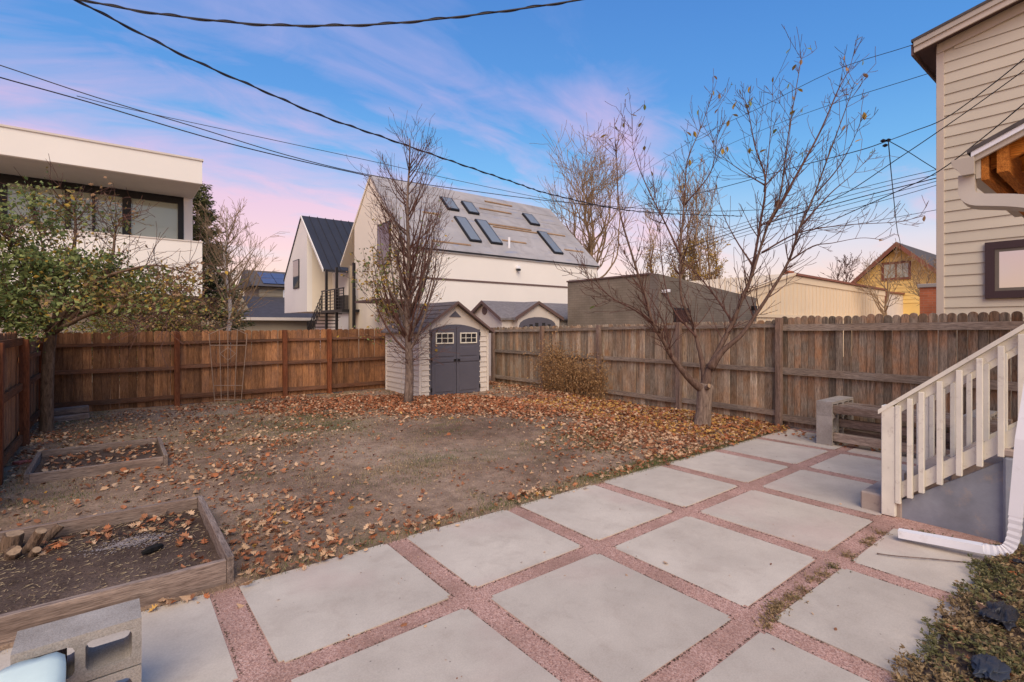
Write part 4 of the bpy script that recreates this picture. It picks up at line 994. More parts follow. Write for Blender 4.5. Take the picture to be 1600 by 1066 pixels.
def yellow_house():
    X = G(1405, 385, 33.0).x
    p = HX(1405, 382, X); l = HX(1332, 447, X)
    sl = (p.z - l.z) / (l.y - p.y); hw = l.y - p.y + .1
    e = empty('yellow_house', (X, p.y, 0), 'yellow gabled house with brown trim far behind the garage', 'house')
    ez = p.z - sl * hw
    MB().extr([(X, p.y - hw, -.05), (X, p.y + hw, -.05), (X, p.y + hw, ez), (X, p.y, p.z - .1), (X, p.y - hw, ez)], (9, 0, 0)).build('wall', 'yellow', e)
    for k in range(24):
        z = ez - 1.2 + k * .25; half = min(hw, (p.z - z - .3) / sl) if z > ez - .2 else hw
        if half > .2: MB().extr([(X - .035, p.y - half, z), (X - .035, p.y + half, z), (X - .01, p.y + half, z + .245), (X - .01, p.y - half, z + .245)], (.009, 0, 0)).build('siding_board', 'yellow', e)
    for s in (-1, 1):
        ye = p.y + s * (hw + .5); ze = p.z - sl * (hw + .5)
        MB().extr([(X - .6, p.y, p.z + .1), (X - .6, ye, ze + .1), (X - .6, ye, ze), (X - .6, p.y, p.z)], (10, 0, 0)).build('roof', 'shingle', e)
        MB().extr([(X - .66, p.y, p.z + .12), (X - .66, ye, ze + .12), (X - .66, ye, ze - .2), (X - .66, p.y, p.z - .2)], (.05, 0, 0)).build('barge_board', 'brown_trim', e)
    a, b = HX(1378, 411, X), HX(1424, 436, X); t = .14
    fr = MB(); fr.box((X - .1, b.y, b.z), (X - .04, a.y, b.z + t)); fr.box((X - .1, b.y, a.z - t), (X - .04, a.y, a.z)); fr.box((X - .098, b.y, b.z + t), (X - .04, b.y + t, a.z - t)); fr.box((X - .098, a.y - t, b.z + t), (X - .04, a.y, a.z - t))
    m_ = (a.y + b.y) / 2; fr.box((X - .09, m_ - .05, b.z + t), (X - .04, m_ + .05, a.z - t)); w = fr.build('window', 'brown_trim', e)
    for u0, u1 in ((b.y + t, m_ - .05), (m_ + .05, a.y - t)): bx('pane', 'window', w, (X - .07, u0, b.z + t), (X - .06, u1, a.z - t))
yellow_house()
def solar_house():
    Y = 42.0; y0 = G(440, 480, Y).y
    a = HY(396, 425, y0); b = HY(490, 425, y0)
    e = empty('solar_house', (a.x, y0, 0), 'grey sided house with solar panels on its roof, left of the white houses', 'house')
    ez = HY(440, 447, y0).z; rz = HY(420, 424, y0 + 3).z
    x0 = HY(405, 450, y0).x; x1 = x0 + 9
    bx('wall', 'grey_siding', e, (x0, y0, -.05), (x1, y0 + 6, ez))
    for k in range(10):
        z = ez - .3 - k * .28; MB().extr([(x0, y0 - .05, z), (x1, y0 - .05, z), (x1, y0 - .012, z + .27), (x0, y0 - .012, z + .27)], (0, .01, 0)).build('siding_board', 'grey_siding', e)
    rf = MB().extr([(x0 - .6, y0 - .5, ez - .1), (x0 - .6, y0 + 3, rz), (x0 - .6, y0 + 6.5, ez - .1)], (x1 - x0 + 1, 0, 0)).build('roof', 'shingle', e)
    n = Vector((0, -(rz - ez + .1), 3.5)).normalized(); uy = Vector((0, 3.5, rz - ez + .1)).normalized()
    for i in range(5):
        for j in range(2):
            p = Vector((x0 + .3 + i * 1.05, y0 - .5, ez - .1)) + uy * (.45 + j * 1.35) + n * .05
            MB().extr([p, p + Vector((1, 0, 0)), p + Vector((1, 0, 0)) + uy * 1.3, p + uy * 1.3], n * .04).build('solar_panel', 'solar', rf)
    l = HY(444, 465, y0); w = bx('window', 'whitemetal', e, (l.x - .1, y0 - .1, l.z - .7), (l.x + .9, y0 - .051, l.z + .6)); bx('pane', 'darkglass', w, (l.x, y0 - .11, l.z - .6), (l.x + .8, y0 - .101, l.z + .5))
    # lower wing with a dark roof in front
    z0 = HY(420, 497, y0 - 4).z; z1 = HY(420, 474, y0 - 2).z
    bx('wing_wall', 'grey_siding', e, (x0 - 2.4, y0 - 4, -.05), (x1, y0 - .06, z0))
    MB().extr([(x0 - 2.8, y0 - 4.4, z0), (x0 - 2.8, y0 - .06, z1 + .6), (x0 - 2.8, y0 - .06, z0)], (x1 - x0 + 3, 0, 0)).build('wing_roof', 'tile_dark', e)
    bx('wing_fascia', 'shedwall', e, (x0 - 2.8, y0 - 4.45, z0 - .18), (x1 + .2, y0 - 4.38, z0 + .04))
    g0 = HY(352, 505, y0 - 3); g1 = HY(385, 425, y0 - 3)
    MB().extr([(x0 - 4.4, y0 - 3, -.05), (x0 - 1.0, y0 - 3, -.05), (x0 - 1.0, y0 - 3, z0), (x0 - 2.7, y0 - 3, g1.z), (x0 - 4.4, y0 - 3, z0)], (0, 5, 0)).build('front_gable', 'grey_siding', e)
solar_house()

# ------------------------------------------------------------------ trees
RMIN = [.0022]
def perp(d, r):
    a = Vector((r.gauss(0, 1), r.gauss(0, 1), r.gauss(0, 1))); a -= d * a.dot(d)
    return a.normalized()
def shoot(mb, p, d, ln, r0, r, up=.25, wob=.12, lev=1, tips=None, sides=4, kids=(3, 6), ratio=.5, ang=(25, 55)):
    n = max(3, int(ln / .16)); pts = [p.copy()]; rad = [r0]; dirs = []
    for k in range(n):
        d = (d + perp(d, r) * wob + Vector((0, 0, up * .25))).normalized()
        p = p + d * (ln / n); pts.append(p.copy()); rad.append(max(RMIN[0], r0 * (1 - .85 * (k + 1) / n))); dirs.append(d.copy())
    mb.tube(pts, rad, sides if r0 > .008 else 3, cap=False)
    if tips is not None: tips.append((pts[-1], d.copy(), lev))
    if lev > 0:
        for _ in range(r.randint(*kids)):
            i = r.randint(max(1, n // 5), n); dd = dirs[i - 1]; a = R(r.uniform(*ang))
            q = (dd * math.cos(a) + perp(dd, r) * math.sin(a)).normalized()
            shoot(mb, pts[i], q, ln * ratio * r.uniform(.5, 1.1), max(.0026, rad[i] * .6), r, up, wob, lev - 1, tips, sides, kids, ratio, ang)
    return pts
def leafcard(mb, p, d, s, r, wide=.5):
    d = d.normalized(); w = perp(d, r); c = d.cross(w) * .12 * s
    i = len(mb.v); mb.v += [p, p + d * s * .5 + w * s * wide * .5 + c, p + d * s, p + d * s * .5 - w * s * wide * .5 + c]
    mb.f += [(i, i + 1, i + 2), (i, i + 2, i + 3)]; mb.mi += [mb.m] * 2
def leaf_shape(s=.05):
    m = MB(); pts = [(0, 0, 0), (.3, .22, .05), (.6, .26, .06), (.85, .14, 0), (1, 0, -.08), (.85, -.14, 0), (.6, -.26, .06), (.3, -.22, .05)]
    v = [Vector(p) * s for p in pts]; m.v = v; m.f = [(0, 1, 2, 3, 4), (0, 4, 5, 6, 7)]; m.mi = [0, 0]; return m

def right_tree():
    RMIN[0] = .0034
    r = random.Random(21); b = Gz(1098, 668, .0); Y0 = 7.95
    e = empty('fruit_tree', b, 'bare spreading fruit tree with a few leaves by the right fence', 'tree')
    def P(px, py, dy=0): return G(px, py, Y0 + dy)
    base = b + Vector((0, 0, -.06))
    tr = [base, b + Vector((.0, 0, .12)), P(1100, 640), P(1101, 618), P(1104, 600)]
    MB().tube(spline(tr, 4), [.17, .15, .14, .135, .13, .128, .125, .122, .12, .12, .118, .118, .12, .122, .125, .12, .10], 12).build('trunk', 'bark_right', e, smooth=True)
    k = MB().tube([P(1104, 607, -.1), P(1108, 603, -.19)], [.04, .034], 8); kn = k.build('pruned_stub', 'bark_right', e)
    MB().tube([P(1108.2, 602.9, -.192), P(1108.5, 602.8, -.196)], .033, 8).build('cut_face', 'cutwood', kn)
    limbs = [([(1100, 610), (1077, 592), (1050, 558), (1037, 534), (1020, 504), (1007, 460), (988, 400), (968, 328), (964, 256), (961, 215)], (0, -.6), .055),
             ([(1050, 558), (1030, 520), (1000, 490), (960, 468), (925, 440), (905, 425)], (-.1, -.7), .026),
             ([(1103, 600), (1098, 568), (1088, 527), (1081, 504), (1064, 460), (1064, 380), (1070, 310), (1074, 252), (1095, 200), (1113, 148)], (0, .6), .045),
             ([(1064, 400), (1040, 350), (1010, 290), (990, 235), (987, 180)], (.3, .9), .022),
             ([(1070, 320), (1110, 270), (1120, 215), (1122, 170)], (.45, .2), .016),
             ([(1102, 605), (1108, 578), (1121, 551), (1145, 504), (1162, 460), (1173, 436), (1200, 351), (1218, 310), (1232, 210), (1252, 92)], (0, -.3), .062),
             ([(1110, 575), (1130, 548), (1158, 524), (1182, 490), (1202, 460), (1232, 409), (1250, 355), (1272, 306), (1290, 256), (1318, 180), (1335, 130)], (-.05, -1.0), .046),
             ([(1200, 351), (1214, 328), (1248, 268), (1281, 207), (1310, 140), (1326, 110), (1336, 76)], (-.2, .2), .032),
             ([(1165, 455), (1173, 432), (1187, 355), (1196, 283), (1180, 230), (1168, 170), (1155, 140)], (-.15, .7), .034),
             ([(1160, 462), (1150, 500), (1190, 395), (1248, 364), (1320, 352), (1400, 347), (1445, 337)][2:], (-.2, -.6), .016),
             ([(1145, 504), (1115, 460), (1080, 420), (1040, 395), (1000, 385)], (-.1, 1.0), .020),
             ([(1232, 409), (1270, 385), (1300, 380), (1345, 372), (1380, 375)], (-.4, -.9), .014),
             ([(1196, 290), (1160, 268), (1125, 240), (1098, 195)], (.3, .9), .014), ([(1194, 300), (1200, 250), (1205, 190), (1208, 120)], (.3, .6), .015),
             ([(1196, 290), (1225, 255), (1235, 200), (1238, 150)], (.3, 1.0), .013), ([(1180, 420), (1150, 375), (1128, 330), (1118, 285)], (-.1, .9), .018),
             ([(1250, 355), (1295, 305), (1335, 270), (1368, 235)], (-.5, -.2), .016), ([(1272, 306), (1310, 262), (1335, 215), (1350, 175)], (-.6, -1.1), .014),
             ([(1088, 527), (1050, 480), (1035, 420), (1030, 350), (1022, 290)], (.1, 1.1), .020), ([(1020, 504), (990, 480), (955, 470), (930, 478)], (-.3, -.8), .013),
             ([(1050, 558), (1035, 500), (1000, 440), (985, 420), (975, 390)], (-.2, .5), .014)]
    twigs = MB(); tips = []
    for pts, (d0, d1), rad in limbs:
        n = len(pts); P3 = [P(px, py, d0 + (d1 - d0) * i / (n - 1)) for i, (px, py) in enumerate(pts)]
        sp = spline(P3, 5); m = len(sp)
        rr = [max(.004, rad * (1 - .93 * (i / (m - 1)) ** .65)) + (.034 * math.exp(-i / 3.5) if rad > .04 else 0) for i in range(m)]
        MB().tube(sp, rr, 7).build('limb', 'limb' if rad > .04 else 'twig', e, smooth=True)
        ln = sum((sp[i + 1] - sp[i]).length for i in range(m - 1))
        for q in range(int(ln * (13 if rad > .018 else 8))):
            i = r.randint(int(m * .28), m - 1) if rad > .04 else r.randint(int(m * .1), m - 1); d = (sp[min(i + 1, m - 1)] - sp[max(i - 1, 0)]).normalized()
            a = R(r.uniform(25, 60)); dd = (d * math.cos(a) + perp(d, r) * math.sin(a)).normalized()
            shoot(twigs, sp[i], dd, r.triangular(.15, 1.05, .4) * (1 - .42 * i / m), min(.009, max(.004, rr[i] * .5)), r, .55, .08, 1, tips, 4, (1, 4), .45, (22, 55))
        tips.append((sp[-1], (sp[-1] - sp[-3]).normalized(), 2))
    twigs.build('twigs', 'twig', e)
    lm = [meshdata(leaf_shape(.10), 'leaf', 'leaf_mix'), meshdata(leaf_shape(.11), 'leaf', 'leaf_yel'), meshdata(leaf_shape(.10), 'leaf', 'leaf_green'), meshdata(leaf_shape(.09), 'leaf', 'leaf_pinkish')]
    r.shuffle(tips)
    for p, d, _ in sorted(tips, key=lambda t: -t[2] - .25 * t[0].z - r.random() * 1.2)[:80]:
        inst('leaf', r.choice(lm), p, e, (r.uniform(-.5, .5), r.uniform(.2, 1.6), r.uniform(0, 6.28)))
right_tree()

def mid_tree():
    RMIN[0] = .003
    r = random.Random(5); b = Gz(638, 634, 0)
    e = empty('columnar_tree', b, 'slender upright bare tree in front of the storage shed', 'tree')
    H = 5.35; n = 16; cl = [b + Vector((.03 * math.sin(i * .9), .03 * math.cos(i * .7), -.06 + (H + .06) * i / n)) for i in range(n + 1)]
    MB().tube(cl, [.105] + [.088 * (1 - i / (n + 1)) ** 1.25 + .003 for i in range(n)], 10).build('trunk', 'bark_mid', e, smooth=True)
    tw = MB(); tips = []
    for k in range(74):
        t = r.uniform(.17, .96) if k > 14 else r.uniform(.17, .45); z = t * H; i = min(n - 1, int(t * n)); p = cl[i].lerp(cl[i + 1], t * n - i)
        az = r.uniform(0, 6.28); ln = (2.2 * (1 - t) + .55) * r.uniform(.65, 1.1); lean = R(r.uniform(38, 62))
        d = Vector((math.cos(az) * math.sin(lean), math.sin(az) * math.sin(lean), math.cos(lean)))
        r0 = .028 * (1 - t) + .008; m = MB() if k < 26 else tw
        shoot(m, p, d, ln, r0, r, .75, .07, 0, tips, 5)
        pts = m.v
        if k < 26: m.build('limb', 'bark_mid', e)
        # side shoots
        q = p.copy(); dd = d.copy()
        for s in range(int(ln / .13)):
            dd = (dd + Vector((0, 0, .11))).normalized(); q = q + dd * .13
            for _ in range(1 if s % 2 else 2):
                a = R(r.uniform(20, 50)); sd = (dd * math.cos(a) + perp(dd, r) * math.sin(a)).normalized()
                shoot(tw, q + perp(dd, r) * .02, sd, r.uniform(.12, .5), .005, r, .6, .12, 1 if r.random() < .5 else 0, tips, 3, (1, 3))
    for k in range(26):                          # fine horizontal twigs low on the trunk
        z = r.uniform(.75, 1.5); az = r.uniform(0, 6.28)
        shoot(tw, b + Vector((0, 0, z)), Vector((math.cos(az), math.sin(az), .35)).normalized(), r.uniform(.4, 1.0), .007, r, .15, .2, 1, tips, 3, (2, 5))
    tw.build('twigs', 'twig', e)
    lf = MB(); left = -Vector((SN, -CS, 0))
    for p, d, _ in tips:
        z = p.z; side = (p - b).dot(left)
        if 1.3 < z < 3.9 and r.random() < (.85 if side > .15 and z < 3.2 else .08):
            for _ in range(3 if side > .3 else 1):
                lf.m = r.choice((0, 0, 1, 1, 2)); leafcard(lf, p + perp(d, r) * r.uniform(0, .12), Vector((r.gauss(0, 1), r.gauss(0, 1), -.6)), r.uniform(.05, .085), r)
    lf.build('leaves', ['leaf_green', 'leaf_yel', 'leaf_pinkish'], e)
mid_tree()

def left_tree():
    RMIN[0] = .003
    r = random.Random(11); b = Gz(73, 678, 0)
    e = empty('leafy_tree', b, 'bushy green and bronze leafed tree in the left corner of the yard', 'tree')
    def P(px, py, dy=0): return G(px, py, 7.45 + dy)
    tr = [b + Vector((0, 0, -.06)), b + Vector((.0, 0, .2)), P(74, 600), P(76, 555), P(80, 520)]
    MB().tube(spline(tr, 4), [.11, .096, .088, .084, .08, .078, .077, .076, .076, .075, .074, .073, .073, .072, .071, .07, .068], 12).build('trunk', 'bark_left', e, smooth=True)
    limbs = [[(80, 522), (110, 475), (150, 440), (200, 422), (245, 415), (285, 425)], [(80, 522), (120, 480), (180, 455), (240, 445), (300, 445)],
             [(80, 522), (100, 450), (115, 390), (118, 345), (110, 315)], [(80, 522), (50, 460), (25, 400), (10, 360)], [(80, 522), (30, 480), (-20, 430), (-60, 420)],
             [(80, 522), (130, 495), (180, 480), (230, 478), (262, 490)], [(80, 522), (90, 460), (70, 400), (60, 350)], [(80, 522), (150, 460), (175, 400), (180, 365), (190, 340)],
             [(80, 522), (60, 500), (20, 500), (-30, 480)]]
    dep = [-.4, .5, .1, -.6, .3, -.9, .8, .3, -.8]; tw = MB(); tips = []
    for (pts, d1) in zip(limbs, dep):
        n = len(pts); sp = spline([P(a, c, d1 * 1.0 * i / (n - 1)) for i, (a, c) in enumerate(pts)], 5); m = len(sp)
        MB().tube(sp, [max(.006, .042 * (1 - .85 * i / (m - 1))) for i in range(m)], 6).build('limb', 'bark_left', e, smooth=True)
        for q in range(50):
            i = r.randint(int(m * .25), m - 1); d = (sp[min(i + 1, m - 1)] - sp[max(i - 1, 0)]).normalized(); a = R(r.uniform(30, 80))
            dd = (d * math.cos(a) + perp(d, r) * math.sin(a)).normalized()
            shoot(tw, sp[i], dd, r.uniform(.25, .75), .006, r, .02, .16, 1, tips, 3, (2, 4), .55)
    tw.build('twigs', 'twig', e)
    lf = MB(); rt = Vector((SN, -CS, 0)); c0 = P(80, 440)
    for p, d, lv in tips:
        for _ in range(r.randint(9, 13)):
            q = p - d * r.uniform(0, .32) + Vector((r.gauss(0, 1), r.gauss(0, 1), r.gauss(0, 1))) * .075
            sx = (q - c0).dot(rt); t = max(0, min(1, (sx + .3) / 2.0)) * .75 + (.45 if q.z > 2.75 else 0)
            nn = noise.noise(q * 1.7) * .55
            v = t + nn + r.uniform(-.25, .25)
            lf.m = 0 if v < .66 else (1 if v < .92 else 2)
            if (q.z > 2.7 and sx > -.1 and r.random() < .85) or (q.z < 1.8 and sx > .75) or (sx > 1.7 and r.random() < .6) or (q.z > 2.45 and sx > 1.0): continue
            if r.random() < .07: lf.m = 3
            leafcard(lf, q, Vector((r.gauss(0, 1), r.gauss(0, 1), -.5 + r.gauss(0, .6))), r.uniform(.045, .085), r, .62)
    lf.build('leaves', ['leaf_green', 'leaf_mix', 'leaf_pinkish', 'leaf_yel'], e)
left_tree()

def far_tree(name, label, px, top, basepy, Y, width, seed, barkm, twigm, n=30, upr=.35, lean=(25, 55), leaves=None, start=.25, group=None, multi=1):
    RMIN[0] = Y * .00033
    r = random.Random(seed); b = G(px, basepy, Y); b.z = 0; ht = G(px, top, Y).z
    e = empty(name, b, label, 'tree', group); tw = MB(); tips = []
    for s in range(multi):
        b2 = b + Vector((r.uniform(-1, 1), r.uniform(-1, 1), 0)) * (0 if multi == 1 else width * .55)
        h2 = ht * (1 if s == 0 else r.uniform(.8, 1)); m = 10; dr = Vector((r.uniform(-.04, .04), r.uniform(-.04, .04), 0)) * h2
        cl = [b2 + dr * (i / m) ** 2 + Vector((0, 0, -.05 + h2 * i / m)) + Vector((r.gauss(0, .012), r.gauss(0, .012), 0)) * h2 * (i > 1) for i in range(m + 1)]
        tr_r = .018 * ht / (1 if multi == 1 else 1.8)
        MB().tube(cl, [tr_r * (1 - .93 * i / m) for i in range(m + 1)], 7).build('trunk', barkm, e, smooth=True)
        for k in range(n):
            t = r.uniform(start, .95); i = min(m - 1, int(t * m)); p = cl[i].lerp(cl[i + 1], t * m - i); az = r.uniform(0, 6.28); la = R(r.uniform(*lean))
            d = Vector((math.cos(az) * math.sin(la), math.sin(az) * math.sin(la), math.cos(la)))
            prof = (1 - t) * 1.1 + .25 if multi == 1 else .5
            shoot(tw, p, d, width * prof * r.uniform(.7, 1.3), tr_r * .45 * (1 - t) + .012, r, upr, .13, 2, tips, 4, (3, 6), .52)
    tw.build('branches', twigm, e)
    if leaves:
        lf = MB()
        for p, d, _ in tips:
            if r.random() < leaves[1] and p.z < ht * leaves[2]:
                for _ in range(3): leafcard(lf, p + perp(d, r) * r.uniform(0, .25), Vector((r.gauss(0, 1), r.gauss(0, 1), -.4)), r.uniform(.09, .16), r)
        lf.build('leaves', leaves[0], e)
far_tree('bare_tree', 'pale trunked bare tree left of the solar panel house', 357, 322, 520, 22, 2.5, 3, 'bark_birch', 'twig_tan', 40, .3, (30, 65))
far_tree('bare_tree', 'broad bare tan tree behind the right end of the white house', 925, 258, 510, 36, 7.2, 8, 'twig_tan', 'twig_tan', 54, .22, (35, 70), start=.3)
far_tree('bare_tree', 'dense upright bare tree with yellow leaves behind the brick garage', 1075, 290, 510, 30, 3.0, 9, 'twig_tan', 'twig_tan', 17, .75, (12, 46), ('leaf_yel', .6, .66), start=.22, multi=9)
far_tree('bare_tree', 'small bare tree in front of the yellow house gable', 1385, 400, 510, 27, 2.6, 12, 'twig_tan', 'twig_tan', 14, .35, (25, 65), start=.35)
far_tree('bare_tree', 'small bare tree right of the yellow house gable, by the taupe house', 1450, 405, 510, 26, 2.4, 13, 'twig_tan', 'twig_tan', 14, .35, (25, 65), start=.35)
far_tree('bare_tree', 'thin distant bare tree above the beige garage roof', 1325, 408, 510, 60, 4.0, 14, 'twig', 'twig', 18, .35, (25, 60), start=.35)
far_tree('bare_tree', 'low bare shrub tree right of the pine, behind the back fence', 290, 455, 520, 16.3, 1.2, 15, 'twig_tan', 'twig_tan', 22, .2, (25, 75), start=.1)
far_tree('bare_tree', 'bronze leafed bush between the pine and the pale trunked tree', 322, 468, 520, 19, 1.0, 16, 'twig', 'twig', 20, .2, (25, 75), ('leaf_pinkish', .8, 1.2), start=.1)
def pine():
    r = random.Random(31); b = G(308, 510, 27); b.z = 0; ht = G(308, 288, 27).z
    e = empty('pine_tree', b, 'dark green pine tree behind the modern white house', 'tree')
    MB().tube([b + Vector((0, 0, -.05)), b + Vector((0, 0, ht))], [.22, .03], 8).build('trunk', 'bark_mid', e)
    br = MB(); nd = MB()
    for k in range(150):
        t = r.uniform(.08, .985); az = r.uniform(0, 6.28); ln = (1 - t) * 2.5 + .3; p = b + Vector((0, 0, ht * t))
        d = Vector((math.cos(az), math.sin(az), r.uniform(-.25, .2))).normalized(); pts = [p + d * ln * q / 4 + Vector((0, 0, .12 * (q / 4) ** 2 * ln)) for q in range(5)]
        br.tube(pts, [.03, .025, .02, .012, .006], 3, cap=False)
        for q in range(int(95 * (ln + .3))):
            s = r.uniform(.15, 1.05); c = p + d * ln * s + Vector((0, 0, .12 * s * s * ln)) + Vector((r.gauss(0, .12), r.gauss(0, .12), r.gauss(0, .1)))
            leafcard(nd, c, d + Vector((r.gauss(0, .7), r.gauss(0, .7), r.gauss(0, .5))), r.uniform(.12, .28), r, .3)
    br.build('branches', 'bark_mid', e); nd.build('needles', 'pine', e)
pine()
# shrubs under the modern house
def shrub(label, px, py0, Y, w, h, seed, mats):
    RMIN[0] = .004
    r = random.Random(seed); b = G(px, 520, Y); b.z = 0
    e = empty('shrub', b, label, 'shrub', 'shrubs behind the back fence'); tw = MB(); tips = []
    for k in range(24):
        az = r.uniform(0, 6.28); la = R(r.uniform(5, 45)); d = Vector((math.cos(az) * math.sin(la), math.sin(az) * math.sin(la), math.cos(la)))
        shoot(tw, b + Vector((r.gauss(0, w * .2), r.gauss(0, w * .2), 0)), d, h * r.uniform(.6, 1), .015, r, .1, .12, 2, tips, 3, (3, 5), .5)
    tw.build('stems', 'twig', e); lf = MB()
    for p, d, _ in tips:
        for _ in range(6):
            lf.m = r.randrange(len(mats)); leafcard(lf, p + Vector((r.gauss(0, .12), r.gauss(0, .12), r.gauss(0, .1))), Vector((r.gauss(0, 1), r.gauss(0, 1), r.gauss(0, .6))), r.uniform(.06, .12), r)
    lf.build('leaves', mats, e)
shrub('dark green shrub behind the back fence below the modern house corner', 235, 470, 14.2, 1.2, 2.5, 41, ['leaf_green', 'leaf_mix'])
shrub('brownish shrub behind the back fence right of the dark green one', 285, 475, 14.8, 1.0, 2.1, 42, ['leaf_pinkish', 'leaf_mix'])
shrub('low olive shrub behind the back fence near the leafy tree', 165, 475, 14.0, 1.0, 2.0, 43, ['leaf_green', 'leaf_green', 'leaf_mix'])

# ------------------------------------------------------------------ dry vine, trellis, odds and ends in the yard
def vine():
    RMIN[0] = .003
    r = random.Random(51); c0, c1 = HX(852, 620, XF - .12), HX(948, 625, XF - .12)
    e = empty('dry_vine', ((XF - .2), (c0.y + c1.y) / 2, 0), 'dry tangled vine clump against the weathered fence', 'vine'); tw = MB(); tips = []
    for k in range(110):
        t = r.random(); y = c0.y + (c1.y - c0.y) * t; h = 1.22 * (1 - .45 * t) * r.uniform(.55, 1.05)
        shoot(tw, Vector((XF - .16 + r.gauss(0, .035), y, .02)), Vector((r.uniform(-.12, .1), r.gauss(0, .15), 1)).normalized(), h, .006, r, .12, .16, 1, tips, 3, (3, 5), .35, (30, 100))
    tw.build('stems', 'vine', e); lf = MB()
    for p, d, _ in tips:
        p.x = min(p.x, XF - .07)
        for _ in range(7):
            q = p + Vector((-abs(r.gauss(0, .03)), r.gauss(0, .09), r.gauss(0, .09)))
            if q.z > .02: leafcard(lf, q, Vector((r.gauss(0, 1), r.gauss(0, 1), -.8)), r.uniform(.03, .065), r)
    lf.build('leaves', 'vine', e)
vine()
def trellis():
    yp = YB - .16
    def P(zx, zy): return HY(zx / 3.5525, 480 + zy / 3.5525, yp)
    e = empty('wire_trellis', P(1265, 560), 'rusty fan shaped wire trellis leaning on the back fence', 'trellis')
    def rod(name, *pts): MB().tube([P(*p) for p in pts], .0075, 5).build(name, 'iron', e)
    for a, b in (((1195, 560), (1160, 150)), ((1230, 575), (1217, 128)), ((1265, 575), (1265, 112)), ((1300, 560), (1318, 128)), ((1335, 560), (1372, 150))): rod('upright', a, b)
    for y, x0, x1 in ((212, 1168, 1368), (435, 1188, 1345), (512, 1192, 1340)): rod('crossbar', (x0, y), (x1, y))
    rod('arch', (1160, 152), (1217, 126), (1265, 110), (1318, 126), (1372, 152))
    rod('diamond', (1265, 225), (1308, 258), (1265, 295), (1222, 258), (1265, 225))
trellis()
def logs():
    p = Gz(100, 655, .05)
    for k, (dx, dy, dz, l, a, lab) in enumerate(((0, 0, .02, .55, .15, 'lower'), (.02, .06, .13, .5, .05, 'upper'))):
        o = MB().box((-l / 2, -.09, 0), (l / 2, .09, .11), .018).build('timber_block', 'scrap', origin=(0, 0, 0))
        o.location = p + Vector((dx + .05, dy, dz - .06)); o.rotation_euler = (.03, -.04, a); tag(o, f'old split grey timber stacked behind the leafy tree trunk, the {lab} one', 'timber', 'scrap timber by the corner')
logs()
o = MB().box((-.1, -.05, 0), (.1, .05, .06), .006).build('paving_brick', 'brick_red', origin=(0, 0, 0)); o.location = Gz(38, 727, .0) + Vector((0, 0, -.01)); o.rotation_euler = (.05, .1, .8); tag(o, 'red brick half buried beside the small garden bed', 'brick')
def stump():
    r = random.Random(61); c = Vector((-.55, 4.83, .03))
    e = empty('cut_stump', c, 'cluster of sawn off shrub stems at the corner of the larger bed', 'stump')
    for k, (dx, dy, h, ln, q) in enumerate(((0, 0, .15, (.1, -.1), .055), (.1, -.06, .19, (.35, -.4), .034), (-.1, -.03, .13, (-.3, -.1), .05), (.17, .04, .15, (.6, .1), .03), (.03, -.13, .11, (.05, -.7), .04), (-.2, -.1, .09, (-.5, -.4), .04), (.12, -.16, .09, (.35, -.7), .026))):
        p0 = c + Vector((dx * .5, dy * .5, -.05)); d = Vector((ln[0], ln[1], 1)).normalized(); p1 = c + Vector((dx, dy, 0)) + d * h
        s = MB().tube([p0, (p0 + p1) / 2 + Vector((r.gauss(0, .01), r.gauss(0, .01), 0)), p1], [q * 1.25, q * 1.1, q], 9).build('stem', 'bark_left', e, smooth=False)
        MB().tube([p1, p1 + d * .004], q * .93, 9).build('sawn_end', 'cutwood', s)
stump()
o = MB().tube(spline([Gz(222, 867, .075) + Vector((0, 0, .012)), Gz(238, 861, .075) + Vector((0, 0, .016)), Gz(255, 855, .075) + Vector((0, 0, .012))], 3), [.012, .02, .026, .024, .028, .022, .01], 6).build('charred_stick', 'stone'); tag(o, 'charred black stick on the dark bed soil', 'stick')
o = MB().tube(spline([Gz(1370, 865, .006), Gz(1400, 869, .012), Gz(1450, 873, .012), Gz(1512, 879, .008)], 4), [.006] + [.0042] * 11 + [.003], 5).build('dry_stick', 'bark_mid'); tag(o, 'thin dry stick lying on the slab by the downspout outlet', 'stick')

r_ = random.Random(63); ash = MB(); c_ = Gz(205, 846, .08)
for _ in range(900):
    q = c_ + Vector((r_.gauss(0, .10), r_.gauss(0, .05), 0)); q.z = .066 + .02 * noise.noise(Vector((q.x * 4, q.y * 4, 3))) + .012 * noise.noise(Vector((q.x * 13, q.y * 13, 3))) + .003
    a_ = r_.uniform(0, 6.28); z_ = r_.uniform(.004, .010); ash.face(*[q + Vector((math.cos(a_ + k * 2.1) * z_, math.sin(a_ + k * 2.1) * z_, r_.uniform(0, .003))) for k in range(3)])
stuff(ash.build('ash_patch', 'ash'), 'pale grey ash scattered on the dark bed soil', 'ash')
